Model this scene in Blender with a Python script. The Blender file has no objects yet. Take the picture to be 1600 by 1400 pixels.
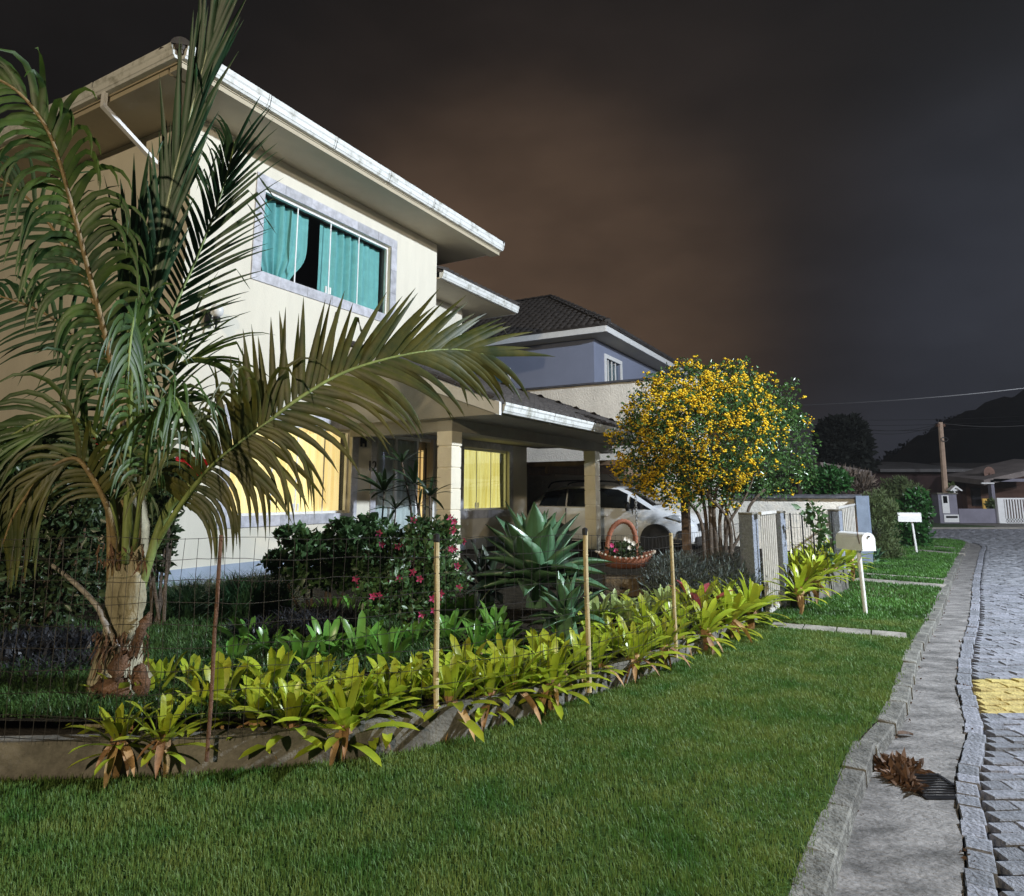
import bpy, bmesh, math, random
import numpy as np
from mathutils import Vector, Matrix
random.seed(7); rng = np.random.default_rng(11)
SC = bpy.context.scene
COL = SC.collection
R = math.radians

# ------------------------------------------------------------------ camera
F_PX = 1063.0; HY = 772.0; PITCH = math.atan((HY-600)/F_PX); EYE = 1.6
cam_d = bpy.data.cameras.new('camera'); cam = bpy.data.objects.new('camera', cam_d); COL.objects.link(cam)
cam.location = (0, 0, EYE); cam.rotation_euler = (R(90)+PITCH, 0, 0)
cam_d.sensor_fit = 'HORIZONTAL'; cam_d.sensor_width = 36; cam_d.lens = F_PX/1600*36
cam_d.shift_y = -100/1600; cam_d.clip_start = 0.05; cam_d.clip_end = 3000
SC.camera = cam
SC.view_settings.view_transform = 'Standard'; SC.view_settings.look = 'None'
SC.view_settings.exposure = 0.35; SC.view_settings.gamma = 1.0
SC.render.engine = 'CYCLES'
SC.cycles.use_denoising = True
SC.cycles.max_bounces = 6; SC.cycles.transparent_max_bounces = 12
SC.cycles.caustics_reflective = False; SC.cycles.caustics_refractive = False
SC.cycles.sample_clamp_indirect = 4

def ray(x, y):
    y = y or 790; a = (x-800)/F_PX; b = -(y-600)/F_PX
    return Vector((a, math.cos(PITCH)-b*math.sin(PITCH), math.sin(PITCH)+b*math.cos(PITCH)))
def at(x, y, Y):                     # a place Y metres ahead, seen in the photograph at x, y
    r = ray(x, y); return Vector((0, 0, EYE)) + r*(Y/r.y)
def onz(x, y, z=0.0):                # the place on level z seen at x, y
    r = ray(x, y); return Vector((0, 0, EYE)) + r*((z-EYE)/r.z)

# ------------------------------------------------------------------ night sky
W = bpy.data.worlds.new('World'); SC.world = W; W.use_nodes = True
nt = W.node_tree; N = nt.nodes; L = nt.links; N.clear()
def nd(t, **k):
    n = N.new(t)
    for a, b in k.items(): setattr(n, a, b)
    return n
out = nd('ShaderNodeOutputWorld'); bg = nd('ShaderNodeBackground'); tc = nd('ShaderNodeTexCoord')
nz = nd('ShaderNodeTexNoise'); nz.inputs['Scale'].default_value = 2.2; nz.inputs['Detail'].default_value = 3
L.new(tc.outputs['Generated'], nz.inputs['Vector'])
wv = nd('ShaderNodeVectorMath', operation='MULTIPLY_ADD'); wv.inputs[1].default_value = (.14, .14, .14)
L.new(nz.outputs['Color'], wv.inputs[0]); L.new(tc.outputs['Generated'], wv.inputs[2])
wn = nd('ShaderNodeVectorMath', operation='NORMALIZE'); L.new(wv.outputs[0], wn.inputs[0])
def lobe(d, lo, hi):                 # a soft glow on the cloud base towards direction d
    d = Vector(d)+Vector((.07,.07,.07)); d.normalize()
    v = nd('ShaderNodeVectorMath', operation='DOT_PRODUCT'); v.inputs[1].default_value = d; L.new(wn.outputs[0], v.inputs[0])
    m = nd('ShaderNodeMapRange', interpolation_type='SMOOTHERSTEP'); m.inputs[1].default_value = lo; m.inputs[2].default_value = hi
    L.new(v.outputs['Value'], m.inputs[0]); return m.outputs[0]
def mixc(f, a, b):
    m = nd('ShaderNodeMix', data_type='RGBA')
    if f is not None: L.new(f, m.inputs[0])
    for k, c in ((6, a), (7, b)):
        if isinstance(c, tuple): m.inputs[k].default_value = (*c, 1)
        else: L.new(c, m.inputs[k])
    return m.outputs[2]
base = (.0070, .0060, .0058)
c1 = mixc(lobe((.70, .70, .02), .84, 1.02), base, (.022, .024, .032))
c1b = mixc(lobe((.03, .94, .30), .86, 1.02), c1, (.0205, .0145, .0115))
c2a = mixc(lobe((.03, .95, .21), .925, 1.006), c1b, (.070, .044, .028))
nz2 = nd('ShaderNodeTexNoise'); nz2.inputs['Scale'].default_value = 3.2; nz2.inputs['Detail'].default_value = 5; nz2.inputs['Roughness'].default_value = .55
mpz = nd('ShaderNodeMapping'); mpz.inputs['Scale'].default_value = (1, 1, 2.4); L.new(tc.outputs['Generated'], mpz.inputs[0]); L.new(mpz.outputs[0], nz2.inputs['Vector'])
mrz = nd('ShaderNodeMapRange'); mrz.inputs[1].default_value = .3; mrz.inputs[2].default_value = .7; mrz.inputs[3].default_value = .72; mrz.inputs[4].default_value = 1.28; L.new(nz2.outputs[0], mrz.inputs[0])
vm = nd('ShaderNodeVectorMath', operation='SCALE'); L.new(c2a, vm.inputs[0]); L.new(mrz.outputs[0], vm.inputs['Scale']); c2 = vm.outputs[0]
L.new(c2, bg.inputs['Color']); bg.inputs['Strength'].default_value = 1.0
L.new(bg.outputs[0], out.inputs[0])

# faint moonlight through the cloud
sd = bpy.data.lights.new('moonlight', 'SUN'); sd.energy = 0.02; sd.angle = R(10); sd.color = (.8, .88, 1)
so = bpy.data.objects.new('moonlight', sd); COL.objects.link(so); so.rotation_euler = (R(55), 0, R(60))

# street lamps of the place (built as objects further down)
LAMPS = [((12.6, 4.4, 9.0), (.82, .91, 1.0), 13500, 'right'), ((-4.5, -15.0, 7.4), (1.0, .82, .55), 8200, 'left'), ((34.0, 27.0, 8.0), (.85, .9, 1.0), 4500, 'right')]

# ------------------------------------------------------------------ frames
TH = R(29.5); U = Vector((math.sin(TH), math.cos(TH), 0)); NN = Vector((math.cos(TH), -math.sin(TH), 0))
C0 = Vector((-4.54, 9.04, 0))
MH = Matrix.Translation(C0) @ Matrix.Rotation(-TH, 4, 'Z')     # house frame: x = b (towards the street), y = a (along the front)
MW = Matrix.Identity(4)
def HW(a, b, z): return MH @ Vector((b, a, z))
def toH(p): q = MH.inverted() @ Vector(p); return q     # x=b, y=a
OFF = {}

# ------------------------------------------------------------------ materials
MATS = {}
def mat(name, col, rough=.7, var=.12, scale=6.0, bump=0.0, bscale=None, metal=0.0, spec=.5, col2=None, detail=5, emis=None, estr=0.0, coat=0.0, trans=0.0, rand=0.0, thr=(.35, .65), obj=True, aniso=(1,1,1), subs=0):
    if name in MATS: return MATS[name]
    m = bpy.data.materials.new(name); m.use_nodes = True; t = m.node_tree; P = t.nodes['Principled BSDF']; l = t.links
    P.inputs['Roughness'].default_value = rough; P.inputs['Metallic'].default_value = metal
    P.inputs['Specular IOR Level'].default_value = spec; P.inputs['Coat Weight'].default_value = coat
    tcn = t.nodes.new('ShaderNodeTexCoord'); mp = t.nodes.new('ShaderNodeMapping'); mp.inputs['Scale'].default_value = aniso
    l.new(tcn.outputs['Object'], mp.inputs[0])
    n = t.nodes.new('ShaderNodeTexNoise'); n.inputs['Scale'].default_value = scale; n.inputs['Detail'].default_value = detail; n.inputs['Roughness'].default_value = .65
    l.new(mp.outputs[0], n.inputs['Vector'])
    r = t.nodes.new('ShaderNodeMapRange'); r.inputs[1].default_value = thr[0]; r.inputs[2].default_value = thr[1]; l.new(n.outputs[0], r.inputs[0])
    a = tuple(c*(1-var) for c in col); b = tuple(min(1, c*(1+var)) for c in col) if col2 is None else col2
    mx = t.nodes.new('ShaderNodeMix'); mx.data_type = 'RGBA'; mx.inputs[6].default_value = (*a, 1); mx.inputs[7].default_value = (*b, 1)
    l.new(r.outputs[0], mx.inputs[0]); cout = mx.outputs[2]
    if rand > 0:
        oi = t.nodes.new('ShaderNodeObjectInfo'); hs = t.nodes.new('ShaderNodeHueSaturation')
        q = t.nodes.new('ShaderNodeMapRange'); q.inputs[3].default_value = 1-rand; q.inputs[4].default_value = 1+rand; l.new(oi.outputs['Random'], q.inputs[0])
        q2 = t.nodes.new('ShaderNodeMapRange'); q2.inputs[3].default_value = .5-rand*.055; q2.inputs[4].default_value = .5+rand*.045; l.new(oi.outputs['Random'], q2.inputs[0])
        l.new(q.outputs[0], hs.inputs['Value']); l.new(q2.outputs[0], hs.inputs['Hue']); l.new(cout, hs.inputs['Color']); cout = hs.outputs[0]
    l.new(cout, P.inputs['Base Color'])
    if bump > 0:
        n2 = t.nodes.new('ShaderNodeTexNoise'); n2.inputs['Scale'].default_value = bscale or scale*4; n2.inputs['Detail'].default_value = 4
        l.new(mp.outputs[0], n2.inputs['Vector'])
        bp = t.nodes.new('ShaderNodeBump'); bp.inputs['Strength'].default_value = min(1, bump); bp.inputs['Distance'].default_value = .02*max(1, bump)
        l.new(n2.outputs[0], bp.inputs['Height']); l.new(bp.outputs[0], P.inputs['Normal'])
    if emis: P.inputs['Emission Color'].default_value = (*emis, 1); P.inputs['Emission Strength'].default_value = estr
    if emis and estr: l.new(cout, P.inputs['Emission Color'])
    if trans > 0:      # leaves let some light through
        tb = t.nodes.new('ShaderNodeBsdfTranslucent'); ms = t.nodes.new('ShaderNodeMixShader'); ms.inputs[0].default_value = trans
        l.new(cout, tb.inputs[0]); l.new(P.outputs[0], ms.inputs[1]); l.new(tb.outputs[0], ms.inputs[2]); l.new(ms.outputs[0], t.nodes['Material Output'].inputs[0])
    MATS[name] = m; return m
def glass_mat(name, tint=(.9, .95, .95), fac=.12):
    m = bpy.data.materials.new(name); m.use_nodes = True; t = m.node_tree; t.nodes.remove(t.nodes['Principled BSDF'])
    tr = t.nodes.new('ShaderNodeBsdfTransparent'); tr.inputs[0].default_value = (*tint, 1)
    g = t.nodes.new('ShaderNodeBsdfGlossy'); g.inputs['Roughness'].default_value = .02; g.inputs[0].default_value = (.8, .85, .9, 1)
    lw_ = t.nodes.new('ShaderNodeLayerWeight'); lw_.inputs[0].default_value = .5; pw = t.nodes.new('ShaderNodeMath'); pw.operation = 'POWER'; pw.inputs[1].default_value = 4.5; t.links.new(lw_.outputs['Facing'], pw.inputs[0])
    fr = t.nodes.new('ShaderNodeMath'); fr.operation = 'MULTIPLY_ADD'; fr.inputs[1].default_value = .9; fr.inputs[2].default_value = .05; t.links.new(pw.outputs[0], fr.inputs[0])
    ms = t.nodes.new('ShaderNodeMixShader'); t.links.new(fr.outputs[0], ms.inputs[0]); t.links.new(tr.outputs[0], ms.inputs[1]); t.links.new(g.outputs[0], ms.inputs[2])
    t.links.new(ms.outputs[0], t.nodes['Material Output'].inputs[0]); return m
cream = mat('cream_render', (.72, .68, .58), .9, .085, 2.6, .25, 90, detail=9, aniso=(1, 1, .22), thr=(.25, .75))
cream_rough = mat('cream_roughcast', (.80, .75, .67), .95, .10, 2.0, 1.0, 22)
column_p = mat('column_paint', (.80, .74, .60), .85, .06, 4, .2, 60)
base_paint = mat('grey_plinth_paint', (.36, .42, .52), .85, .1, 3, .3, 50)
soffit_m = mat('shade_toned_soffit', (.46, .40, .29), .6, .04, 3)  # tan tone puts the shade under the eaves into the soffit colour
gutter_m = mat('dirty_white_gutter', (.72, .73, .72), .5, .0, 5.0, .15, 40, col2=(.30, .30, .25), thr=(.50, .72), detail=9)
gate_p = mat('aged_gate_paint', (.52, .50, .47), .55, .15, 12, .1, 60)
white_p = mat('white_paint', (.80, .80, .80), .45, .05, 8, .1, 60)
marble = mat('grey_marble', (.50, .50, .55), .4, .22, 7, .08, 30, rand=.14)
concrete_b = mat('beam_grey_paint', (.34, .32, .27), .8, .08, 3, .2, 50)
tile_m = mat('dark_roof_tile', (.045, .038, .035), .75, .35, 5, .3, 40, rand=.1)
brown_wood = mat('brown_timber', (.16, .10, .06), .75, .3, 4, .3, 60, aniso=(1, 1, .15))
black_metal = mat('black_metal', (.012, .012, .014), .35, .2, 5)
glass = glass_mat('window_glass')
teal = mat('teal_curtain', (.27, .58, .57), .85, .10, 5)
yellow_c = mat('lit_yellow_curtain', (.78, .50, .17), .85, .10, 2.0, emis=(1, .72, .3), estr=1.15, aniso=(1, 6, .25), col2=(.95, .72, .36), thr=(.3, .7))  # upright streaks in colour and glow stand in for shading of the folds
white_c = mat('white_voile', (.72, .70, .70), .9, .07, 4)
room_d = mat('dark_room', (.03, .03, .035), .9)
blue_wall = mat('slate_blue_wall', (.22, .245, .34), .85, .06, .8, .15, 60)
grey_stone = mat('grey_roughcast', (.22, .24, .29), .95, .22, 30, 1.0, 60)
conc = mat('weathered_concrete', (.15, .14, .12), .95, .5, 4, .8, 30)
soil = mat('dark_soil', (.024, .020, .014), 1.0, .5, 8, 1.0, 30, spec=.05)
bamboo_m = mat('pale_cane_post', (.52, .42, .24), .7, .25, 8, .3, 40, aniso=(1, 1, .3))
rust_m = mat('rusty_post', (.12, .06, .035), .8, .4, 12, .4, 60)
wire_m = mat('dark_wire', (.035, .032, .03), .5, .3, 9, metal=.3)
leaf_g = lambda name, c, **k: mat(name, c, k.pop('rough', .45), k.pop('var', .35), k.pop('scale', 7), trans=k.pop('trans', .25), **k)

# ------------------------------------------------------------------ mesh helpers
def me_np(name, V, Fq, smooth=False):
    V = np.asarray(V, np.float32); Fq = np.asarray(Fq, np.int32); k = Fq.shape[1]
    me = bpy.data.meshes.new(name); me.vertices.add(len(V)); me.vertices.foreach_set('co', V.ravel())
    me.loops.add(Fq.size); me.loops.foreach_set('vertex_index', Fq.ravel())
    me.polygons.add(len(Fq)); me.polygons.foreach_set('loop_start', np.arange(0, Fq.size, k, dtype=np.int32))
    me.update(calc_edges=True); me.validate()
    if smooth: me.polygons.foreach_set('use_smooth', np.ones(len(Fq), bool))
    return me
def props(o, label=None, cat=None, group=None, kind=None):
    for k, v in (('label', label), ('category', cat), ('group', group), ('kind', kind)):
        if v: o[k] = v
    return o
def place(o, parent, off, frame, rz=0):
    if parent is not None: o.parent = parent; OFF[o.name] = OFF[parent.name]
    else:
        M = MH if frame == 'H' else MW
        o.matrix_world = M @ Matrix.Translation(off); OFF[o.name] = (Vector(off), frame)
def thing(name, label, cat, off=(0, 0, 0), frame='W', group=None, kind=None):
    o = bpy.data.objects.new(name, None); o.empty_display_size = .1; COL.objects.link(o)
    place(o, None, Vector(off), frame); return props(o, label, cat, group, kind)
class M:
    def __init__(s): s.v = []; s.f = []
    def add(s, vs, fs):
        k = len(s.v); s.v += [Vector(p) for p in vs]; s.f += [tuple(i+k for i in f) for f in fs]; return s
    def box(s, x0, x1, y0, y1, z0, z1):
        return s.add([(x, y, z) for x in (x0, x1) for y in (y0, y1) for z in (z0, z1)],
                     [(0, 1, 3, 2), (4, 6, 7, 5), (0, 4, 5, 1), (2, 3, 7, 6), (0, 2, 6, 4), (1, 5, 7, 3)])
    def quad(s, a, b, c, d): return s.add([a, b, c, d], [(0, 1, 2, 3)])
    def prism(s, poly, axis, lo, hi):   # poly: 2-D outline, extruded along axis
        def P(p, h): q = list(p); q.insert(axis, h); return q
        n = len(poly); vs = [P(p, lo) for p in poly]+[P(p, hi) for p in poly]
        return s.add(vs, [tuple(range(n)), tuple(range(2*n-1, n-1, -1))]+[(i, (i+1) % n, n+(i+1) % n, n+i) for i in range(n)])
    def tube(s, pts, r, n=6, cap=True):
        pts = [Vector(p) for p in pts]; rs = r if isinstance(r, (list, tuple)) else [r]*len(pts); ring = []; nrm = None; vs = []
        for i, p in enumerate(pts):
            t = (pts[min(i+1, len(pts)-1)]-pts[max(i-1, 0)]); t = t.normalized() if t.length > 1e-9 else Vector((0, 0, 1))
            if nrm is None: nrm = t.orthogonal().normalized()
            else:
                nrm = nrm-t*nrm.dot(t); nrm = nrm.normalized() if nrm.length > 1e-6 else t.orthogonal().normalized()
            b = t.cross(nrm)
            vs += [p+(nrm*math.cos(2*math.pi*k/n)+b*math.sin(2*math.pi*k/n))*rs[i] for k in range(n)]
        fs = [(i*n+k, i*n+(k+1) % n, (i+1)*n+(k+1) % n, (i+1)*n+k) for i in range(len(pts)-1) for k in range(n)]
        if cap: fs += [tuple(range(n-1, -1, -1)), tuple(range((len(pts)-1)*n, len(pts)*n))]
        return s.add(vs, fs)
    def lathe(s, c, prof, n=14, axis=2):
        c = Vector(c); vs = []
        for r, h in prof:
            for k in range(n):
                a = 2*math.pi*k/n; q = [r*math.cos(a), r*math.sin(a)]; q.insert(axis, h); vs.append(c+Vector(q))
        m = len(prof)
        return s.add(vs, [(i*n+k, i*n+(k+1) % n, (i+1)*n+(k+1) % n, (i+1)*n+k) for i in range(m-1) for k in range(n)]+[tuple(range(n-1, -1, -1)), tuple(range((m-1)*n, m*n))])
    def mesh(s, name, off=Vector((0, 0, 0)), smooth=False):
        me = bpy.data.meshes.new(name); me.from_pydata([tuple(p-off) for p in s.v], [], s.f); me.update()
        bm = bmesh.new(); bm.from_mesh(me); bmesh.ops.recalc_face_normals(bm, faces=bm.faces); bm.to_mesh(me); bm.free()
        if smooth: me.polygons.foreach_set('use_smooth', [True]*len(me.polygons))
        return me
    def build(s, name, m, parent=None, off=None, frame='W', smooth=False, bevel=0, auto=False):
        o_ = OFF[parent.name][0] if parent is not None else Vector(off if off is not None else (0, 0, 0))
        me = s.mesh(name, o_, smooth); me.materials.append(m)
        o = bpy.data.objects.new(name, me); COL.objects.link(o); place(o, parent, o_, frame)
        if bevel:
            b = o.modifiers.new('bevel', 'BEVEL'); b.width = bevel; b.segments = 2; b.limit_method = 'ANGLE'; b.angle_limit = R(40)
        return o
def hexp(name, me, parent, matrix, m=None):   # a piece that shares mesh data; matrix in the frame of its parent's coordinates
    o = bpy.data.objects.new(name, me); COL.objects.link(o); o.parent = parent; OFF[o.name] = OFF[parent.name]
    o.matrix_local = Matrix.Translation(-OFF[parent.name][0]) @ matrix
    return o
def cr(pts, n=8):      # Catmull-Rom through points
    pts = [Vector(p) for p in pts]; P = [pts[0]*2-pts[1]]+pts+[pts[-1]*2-pts[-2]]; o = []
    for i in range(1, len(P)-2):
        for k in range(n):
            t = k/n; a, b, c, d = P[i-1:i+3]
            o.append(.5*((2*b)+(c-a)*t+(2*a-5*b+4*c-d)*t*t+(3*b-a-3*c+d)*t*t*t))
    o.append(pts[-1]); return o
def leaf_cloud(ells, n, size, aspect=.5, up=.3, shell=.55, droop=0.0, seed=0, jit=.35):
    """folded leaf-sized faces spread through ellipsoids (cx,cy,cz,rx,ry,rz[,weight])"""
    g = np.random.default_rng(seed); E = np.array([tuple(e)+(1,)*(7-len(e)) for e in ells], float)
    w = E[:, 6]*E[:, 3]*E[:, 4]*E[:, 5]; w = w**.8; w /= w.sum(); idx = g.choice(len(E), n, p=w); e = E[idx]
    d = g.normal(size=(n, 3)); d /= np.linalg.norm(d, axis=1)[:, None]
    r = shell+(1-shell)*g.random(n); r *= 1+.10*g.normal(size=n)*(g.random(n) < .3)
    c = e[:, :3]+d*e[:, 3:6]*r[:, None]
    dr = d*.6+g.normal(size=(n, 3))*.6; dr[:, 2] += up-droop; dr /= np.linalg.norm(dr, axis=1)[:, None]
    q = g.normal(size=(n, 3)); sdir = np.cross(dr, q); sdir /= np.linalg.norm(sdir, axis=1)[:, None]; nn = np.cross(dr, sdir)
    s = size*(1+jit*g.normal(size=n)).clip(.4, 2)[:, None]
    V = np.stack([c, c+dr*s*.45+sdir*s*aspect*.5+nn*s*.12, c+dr*s, c+dr*s*.45-sdir*s*aspect*.5+nn*s*.12], 1).reshape(-1, 3)
    k = np.arange(n)[:, None]*4; F = np.concatenate([k+[0, 1, 2], k+[0, 2, 3]], 0); return V, F, c
def np_obj(name, V, F, m, parent=None, off=(0, 0, 0), frame='W', smooth=False):
    o_ = np.array(OFF[parent.name][0] if parent is not None else off, float)
    me = me_np(name, np.asarray(V)-o_, F, smooth); me.materials.append(m)
    o = bpy.data.objects.new(name, me); COL.objects.link(o); place(o, parent, Vector(o_), frame); return o

# ================================================================== GROUND, ROAD, KERB
road_m = mat('far_cobbles', (.20, .20, .225), .85, .35, 14, 1.0, 26, aniso=(1, 1.8, 1))
mortar = mat('dark_joint_sand', (.050, .045, .040), .95, .4, 12, .8, 60)
kerb_px = [(1240, 1330), (1290, 1245), (1332, 1172), (1390, 1100), (1420, 1012), (1460, 945), (1480, 897), (1500, 862)]
K_in = [onz(x, y, 0) for x, y in kerb_px]
K_in = [Vector((-1.2, -1.2, 0)), Vector((.2, 1.4, 0)), Vector((1.05, 2.9, 0))]+K_in[2:]+[Vector((15.2, 23.4, 0)), Vector((15.6, 25.0, 0)), Vector((14.6, 26.2, 0)), Vector((11, 28.0, 0)), Vector((2, 32.5, 0))]
K = cr(K_in, 12)
def offset_curve(pts, d):
    o = []
    for i, p in enumerate(pts):
        t = (pts[min(i+1, len(pts)-1)]-pts[max(i-1, 0)]).normalized(); o.append(p+Vector((t.y, -t.x, 0))*(d+(.11*max(0, min(1.5, (6.4-p.y)/1.7)) if d > .3 else 0)))
    return o
def resample(pts, step, jit=0):
    o = [pts[0]]; acc = 0; nxt = step
    for a, b in zip(pts, pts[1:]):
        l = (b-a).length
        while acc+l >= nxt:
            o.append(a+(b-a)*((nxt-acc)/l)); nxt += step*(1+random.uniform(-jit, jit))
        acc += l
    return o
# the ground: one sheet to the horizon, then the road bed on it
g = M().quad((-900, -300, -.6), (900, -300, -.6), (900, 1500, -.6), (-900, 1500, -.6)); o = g.build('ground', mat('dark_earth', (.05, .05, .04), .95, .4, .5)); props(o, kind='structure')
road = M().quad((-40, -20, -.13), (60, -20, -.13), (60, 34.5, -.13), (-40, 34.5, -.13)).build('road', mortar); props(road, kind='structure')
# lawn verge between garden wall and kerb
WB_px = [(450, 1200), (614, 1180), (714, 1157), (771, 1140), (850, 1115), (905, 1095), (980, 1071), (1055, 1038), (1130, 1005), (1184, 975)]
WB = [Vector((-9, 3.9, 0)), Vector((-5, 4.05, 0)), Vector((-3.4, 4.12, 0)), Vector((-2.1, 4.2, 0))]+[onz(x, y, 0) for x, y in WB_px]
WBc = cr(WB, 6)
GP_L = onz(1180, 968, 0); GP_R = onz(1222, 951, 0)
P2 = Vector((5.62, 12.05, 0)); P3 = HW(12.9, 7.45, 0)
def ribbon(A, B, z, rows=10, bumpy=0.0):
    V = []; F = []; n = len(A)
    for i in range(n):
        for j in range(rows+1):
            p = A[i].lerp(B[i], j/rows); V.append((p.x, p.y, z+random.uniform(-bumpy, bumpy)))
    for i in range(n-1):
        for j in range(rows): a = i*(rows+1)+j; F.append((a, a+1, a+rows+2, a+rows+1))
    return V, F
def param(pts, n):
    Ls = [0]
    for a, b in zip(pts, pts[1:]): Ls.append(Ls[-1]+(b-a).length)
    o = []
    for k in range(n):
        s = Ls[-1]*k/(n-1); i = max(j for j in range(len(Ls)) if Ls[j] <= s+1e-9); i = min(i, len(pts)-2)
        t = (s-Ls[i])/max(1e-9, Ls[i+1]-Ls[i]); o.append(pts[i].lerp(pts[i+1], t))
    return o
left_line = [Vector((-9, 4.1, 0))]+WBc[6:]+[GP_L+Vector((-.1, 0, 0)), GP_R, P2, P3, HW(18, 7.0, 0), HW(22, 6, 0)]
lawn_m = mat('lawn_turf', (.04, .075, .02), 1.0, .45, 9, 1.0, 40, spec=.05)
kfirst = [p for p in K if p.y < 25.2 and p.x < 15.8]
li = 0
LA = param([Vector((-9, -1.5, 0)), Vector((-9, 4.1, 0))]+left_line[1:], 120)
KB = param(kfirst, 120)
# bottom-left part: build lawn as polygon fan in two ribbons for a clean cover
lawnV, lawnF = ribbon(param([Vector((-9, -1.2, 0)), Vector((-9, 4.3, 0))], 20), param([Vector((-1.2, -1.2, 0)), Vector((-2.0, 4.3, 0))], 20), 0, 10, .008)
A2 = param([Vector((-2.0, -1.2, 0)), Vector((-2.0, 4.3, 0))]+[p for p in left_line if p.x > -1.9], 110)
B2 = param([Vector((-1.2, -1.2, 0))]+kfirst[1:], 110)
v2, f2 = ribbon(A2, B2, 0.002, 16, .008)
k0 = len(lawnV); allV = lawnV+v2; allF = lawnF+[tuple(i+k0 for i in f) for f in f2]
lawn = np_obj('lawn', allV, np.array(allF), lawn_m, smooth=True); props(lawn, kind='structure')
# earth sides of the lawn down to the road bed
edge = M()
for p, q in zip(B2, B2[1:]): edge.quad((p.x, p.y, .004), (q.x, q.y, .004), (q.x, q.y, -.2), (p.x, p.y, -.2))
props(edge.build('verge_edge', soil), kind='structure')

def stone_mesh(lx, ly, h, jit=.10, name='stone', zj=.10):
    bm = bmesh.new(); vs = []
    bv = min(.008, .06*min(lx, ly))
    for z, k in ((0, 0), (h-bv, 0), (h, bv)):
        for sx, sy in ((-1, -1), (1, -1), (1, 1), (-1, 1)):
            vs.append(bm.verts.new((sx*(lx/2-k)*(1+random.uniform(-jit, jit)*.4), sy*(ly/2-k)*(1+random.uniform(-jit, jit)*(.6 if ly < .3 else .15)), z*(1+random.uniform(-zj, zj)*(z > 0)))))
    for r_ in (0, 4):
        for k in range(4): bm.faces.new((vs[r_+k], vs[r_+(k+1) % 4], vs[r_+4+(k+1) % 4], vs[r_+4+k]))
    c = bm.verts.new((random.uniform(-.1, .1)*lx, random.uniform(-.1, .1)*ly, h*1.0))
    for k in range(4): bm.faces.new((vs[8+k], vs[8+(k+1) % 4], c))
    me = bpy.data.meshes.new(name); bm.to_mesh(me); bm.free(); return me
cob_m = mat('granite_cobble', (.20, .205, .235), .8, .30, 18, .9, 50, rand=.25)
kerb_m = mat('granite_kerb', (.15, .145, .13), .9, .55, 7, 1.0, 45, rand=.2)
yel_m = mat('yellow_road_paint', (.46, .36, .12), .75, .3, 16, .9, 50, rand=.1)
cobs = [stone_mesh(.225, .115, .075) for _ in range(9)]
cobs_y = [me.copy() for me in cobs]
for me in cobs: me.materials.append(cob_m)
for me in cobs_y: me.materials.append(yel_m)
strip = [stone_mesh(.112, .172, .08) for _ in range(6)]
for me in strip: me.materials.append(cob_m)
kerbs = []
for _ in range(6):
    me = stone_mesh(.13, .525, .25, .03, zj=.02); me.materials.append(kerb_m); kerbs.append(me)
kerb = bpy.data.objects.new('kerb', None); COL.objects.link(kerb); OFF['kerb'] = (Vector(), 'W'); kerb['kind'] = 'structure'
Ks = resample(offset_curve(K, .045), .53, .1)
for i, (p, q) in enumerate(zip(Ks, Ks[1:])):
    c = (p+q)/2; a = math.atan2(-(q-p).x, (q-p).y)
    if c.y > 31 or c.y < 1.5: continue
    hexp('kerb_stone', random.choice(kerbs), kerb, Matrix.Translation((c.x, c.y, -.245+random.uniform(-.012, .012))) @ Matrix.Rotation(a+random.uniform(-.04, .04), 4, 'Z') @ Matrix.Diagonal((1, (q-p).length/.53, 1, 1)))
# concrete gutter channel
gut_m = mat('stained_gutter_concrete', (.17, .16, .155), .85, .55, 3.2, 1.0, 26, aniso=(1, 2.2, 1))
GA = offset_curve(K, .08); GB = offset_curve(K, .425)
gA = param([p for p in GA if p.y < 27], 150); gB = param([p for p in GB if p.y < 27], 150)
V, F = ribbon(gA, gB, -.088, 6, .006)
channel = np_obj('gutter_channel', V, np.array(F), gut_m, smooth=True); props(channel, kind='structure')
# row of border stones
Bs = resample(offset_curve(K, .485), .175, .12); nb = 0
for p, q in zip(Bs, Bs[1:]):
    c = (p+q)/2
    if c.y < 2.4 or c.y > 24.5: continue
    a = math.atan2(-(q-p).x, (q-p).y)
    hexp('border_stone', random.choice(strip), road, Matrix.Translation((c.x+random.uniform(-.012, .012), c.y, -.150+random.uniform(-.006, .008))) @ Matrix.Rotation(a+random.uniform(-.05, .05), 4, 'Z') @ Matrix.Diagonal((1, (q-p).length/.175*.99, 1, 1)))
# cobbles
Bl = offset_curve(K, .555)
def border_x(y):
    for p, q in zip(Bl, Bl[1:]):
        if p.y <= y < q.y: return p.x+(q.x-p.x)*(y-p.y)/(q.y-p.y)
    return Bl[-6].x
yp = [onz(1528, 1063, -.08), onz(1530, 1112, -.08)]
cells = []; y = 2.4; row = 0
while y < 33.8:
    if y < 24.3:
        x = border_x(y)+.02
    else: x = -12
    first = True; lim = y*.742+(1.2 if y < 12 else 3.5 if y < 24 else 6); st = 1.0
    while x < lim:
        l = .225*random.uniform(.8, 1.2)
        if first: l *= (.55 if row % 2 else 1.0)
        first = False
        cells.append((x+l/2, y, l/.225, (x+l/2) > border_x(y) and yp[1].y < y < yp[0].y+.03)); x += l+.012
    y += .127*random.uniform(.93, 1.07); row += 1
def show(c): return c[1] < .1+abs(c[0])*50 and c[0] < c[1]*.742+.12
cells.sort(key=lambda c: (0 if show(c) else 1, c[1]))
n_ind = 0; rest = []
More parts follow.
